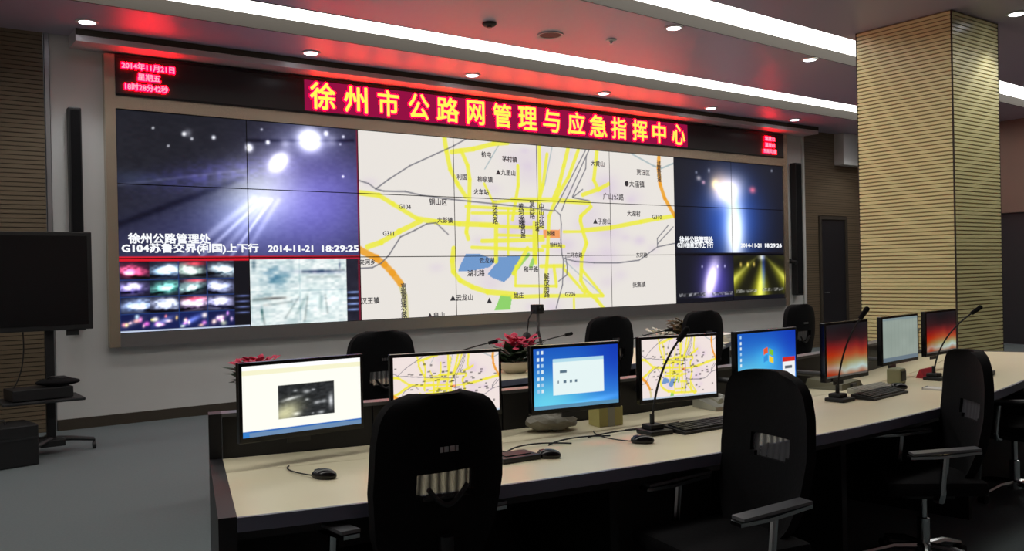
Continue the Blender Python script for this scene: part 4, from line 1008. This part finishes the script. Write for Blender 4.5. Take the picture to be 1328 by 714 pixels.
# ------------------------------------------------------------------ television on a rolling stand
TY = -1.32
t = empty('tv_stand', (-0.85, TY+0.06, 0), 0, label='dark rolling stand carrying the switched-off television at the left edge', cat='stand')
MB().box((-0.035, -0.03, 0.10), (0.035, 0.03, 1.70), 0.004).build('pole', M['black'], t)
MB().box((-0.30, 0.0, 1.30), (0.30, 0.04, 1.42)).build('mount_plate', M['plastic'], t)
MB().box((-0.40, -0.26, 0.475), (0.24, 0.20, 0.50), 0.008).build('shelf', M['plastic'], t)
MB().box((-0.10, -0.10, 0.07), (0.10, 0.10, 0.13), 0.008).build('hub', M['black'], t)
for (x, y) in ((0.345, -0.02), (-0.30, -0.45), (0.02, 0.42), (-0.42, 0.25)):
    lg = MB(); lg.tube([(0, 0, 0.13), (x*0.5, y*0.5, 0.115), (x, y, 0.088)], 0.026, 8, 0.018); lo = lg.build('base_leg', M['plastic'], t, smooth=True)
    cs = MB(); cs.tube([(x-0.012, y, 0.033), (x+0.012, y, 0.033)], 0.032, 14); cs.tube([(x, y, 0.04), (x, y, 0.09)], 0.011, 8); cs.build('caster', M['black'], lo)
t = empty('television', (-1.22, TY, 1.09), rad(0), label='large switched-off black television at the left edge', cat='television')
MB().box((-0.74, -0.04, 0), (0.715, 0.03, 0.87), 0.008).build('casing', M['black'], t)
MB().box((-0.70, -0.044, 0.045), (0.675, -0.039, 0.835)).build('screen', M['tvglass'], t)
MB().box((-0.25, -0.045, 0.012), (-0.12, -0.0395, 0.028)).build('badge', M['alu'], t)
MB().box((0.50, -0.02, -0.05), (0.60, 0.02, 0.0)).build('loudspeaker_foot', M['black'], t)
t = empty('media_player', (-0.95, TY+0.02, 0.50), rad(6), label='black player box on the shelf of the television stand', cat='player')
MB().box((-0.24, -0.17, 0.008), (0.24, 0.15, 0.10), 0.005).build('case', M['black'], t)
MB().box((-0.10, -0.153, 0.03), (0.06, -0.149, 0.05)).build('display', M['alu'], t)
t = empty('equipment_bag', (-0.80, TY-0.02, 0.602), rad(-12), label='dark cable bag lying on top of the player box on the stand', cat='bag')
b = MB(); b.ball((0, 0, 0.035), 0.12, (1.5, 0.9, 0.30), 18)
for v in b.bm.verts: v.co.z = max(0.001, v.co.z)
b.build('bag', M['fabric'], t, smooth=True)
MB().tube([(-0.1, 0, 0.06), (-0.05, -0.05, 0.085), (0.05, -0.05, 0.085), (0.1, 0, 0.06)], 0.008, 6).build('strap', M['plastic'], t, smooth=True)

t = empty('floor_shade_case', (-1.32, TY-0.28, 0), rad(10), label='made-up dark case standing in for the dark floor below the television, at the left edge', cat='case')  # made-up box, its black stands in for darkness on the floor
MB().box((-0.28, -0.18, 0.0), (0.28, 0.18, 0.34), 0.012).build('body', M['black'], t)
MB().box((-0.27, -0.185, 0.22), (0.27, -0.178, 0.24)).build('lid_seam', M['plastic'], t)
MB().tube([(-0.08, 0, 0.34), (-0.07, 0, 0.375), (0.07, 0, 0.375), (0.08, 0, 0.34)], 0.009, 8).build('handle', M['plastic'], t, smooth=True)
t = empty('hanging_cable', (-1.05, -1.16, 0.6), 0, label='thin black cable hanging from the television down to the stand shelf', cat='cable')
MB().tube(bez_pts((0.0, -0.02, 0.56), (0.04, -0.02, 0.15), (-0.10, -0.1, -0.02), 12), 0.006, 6).build('cable', M['cable'], t, smooth=True)
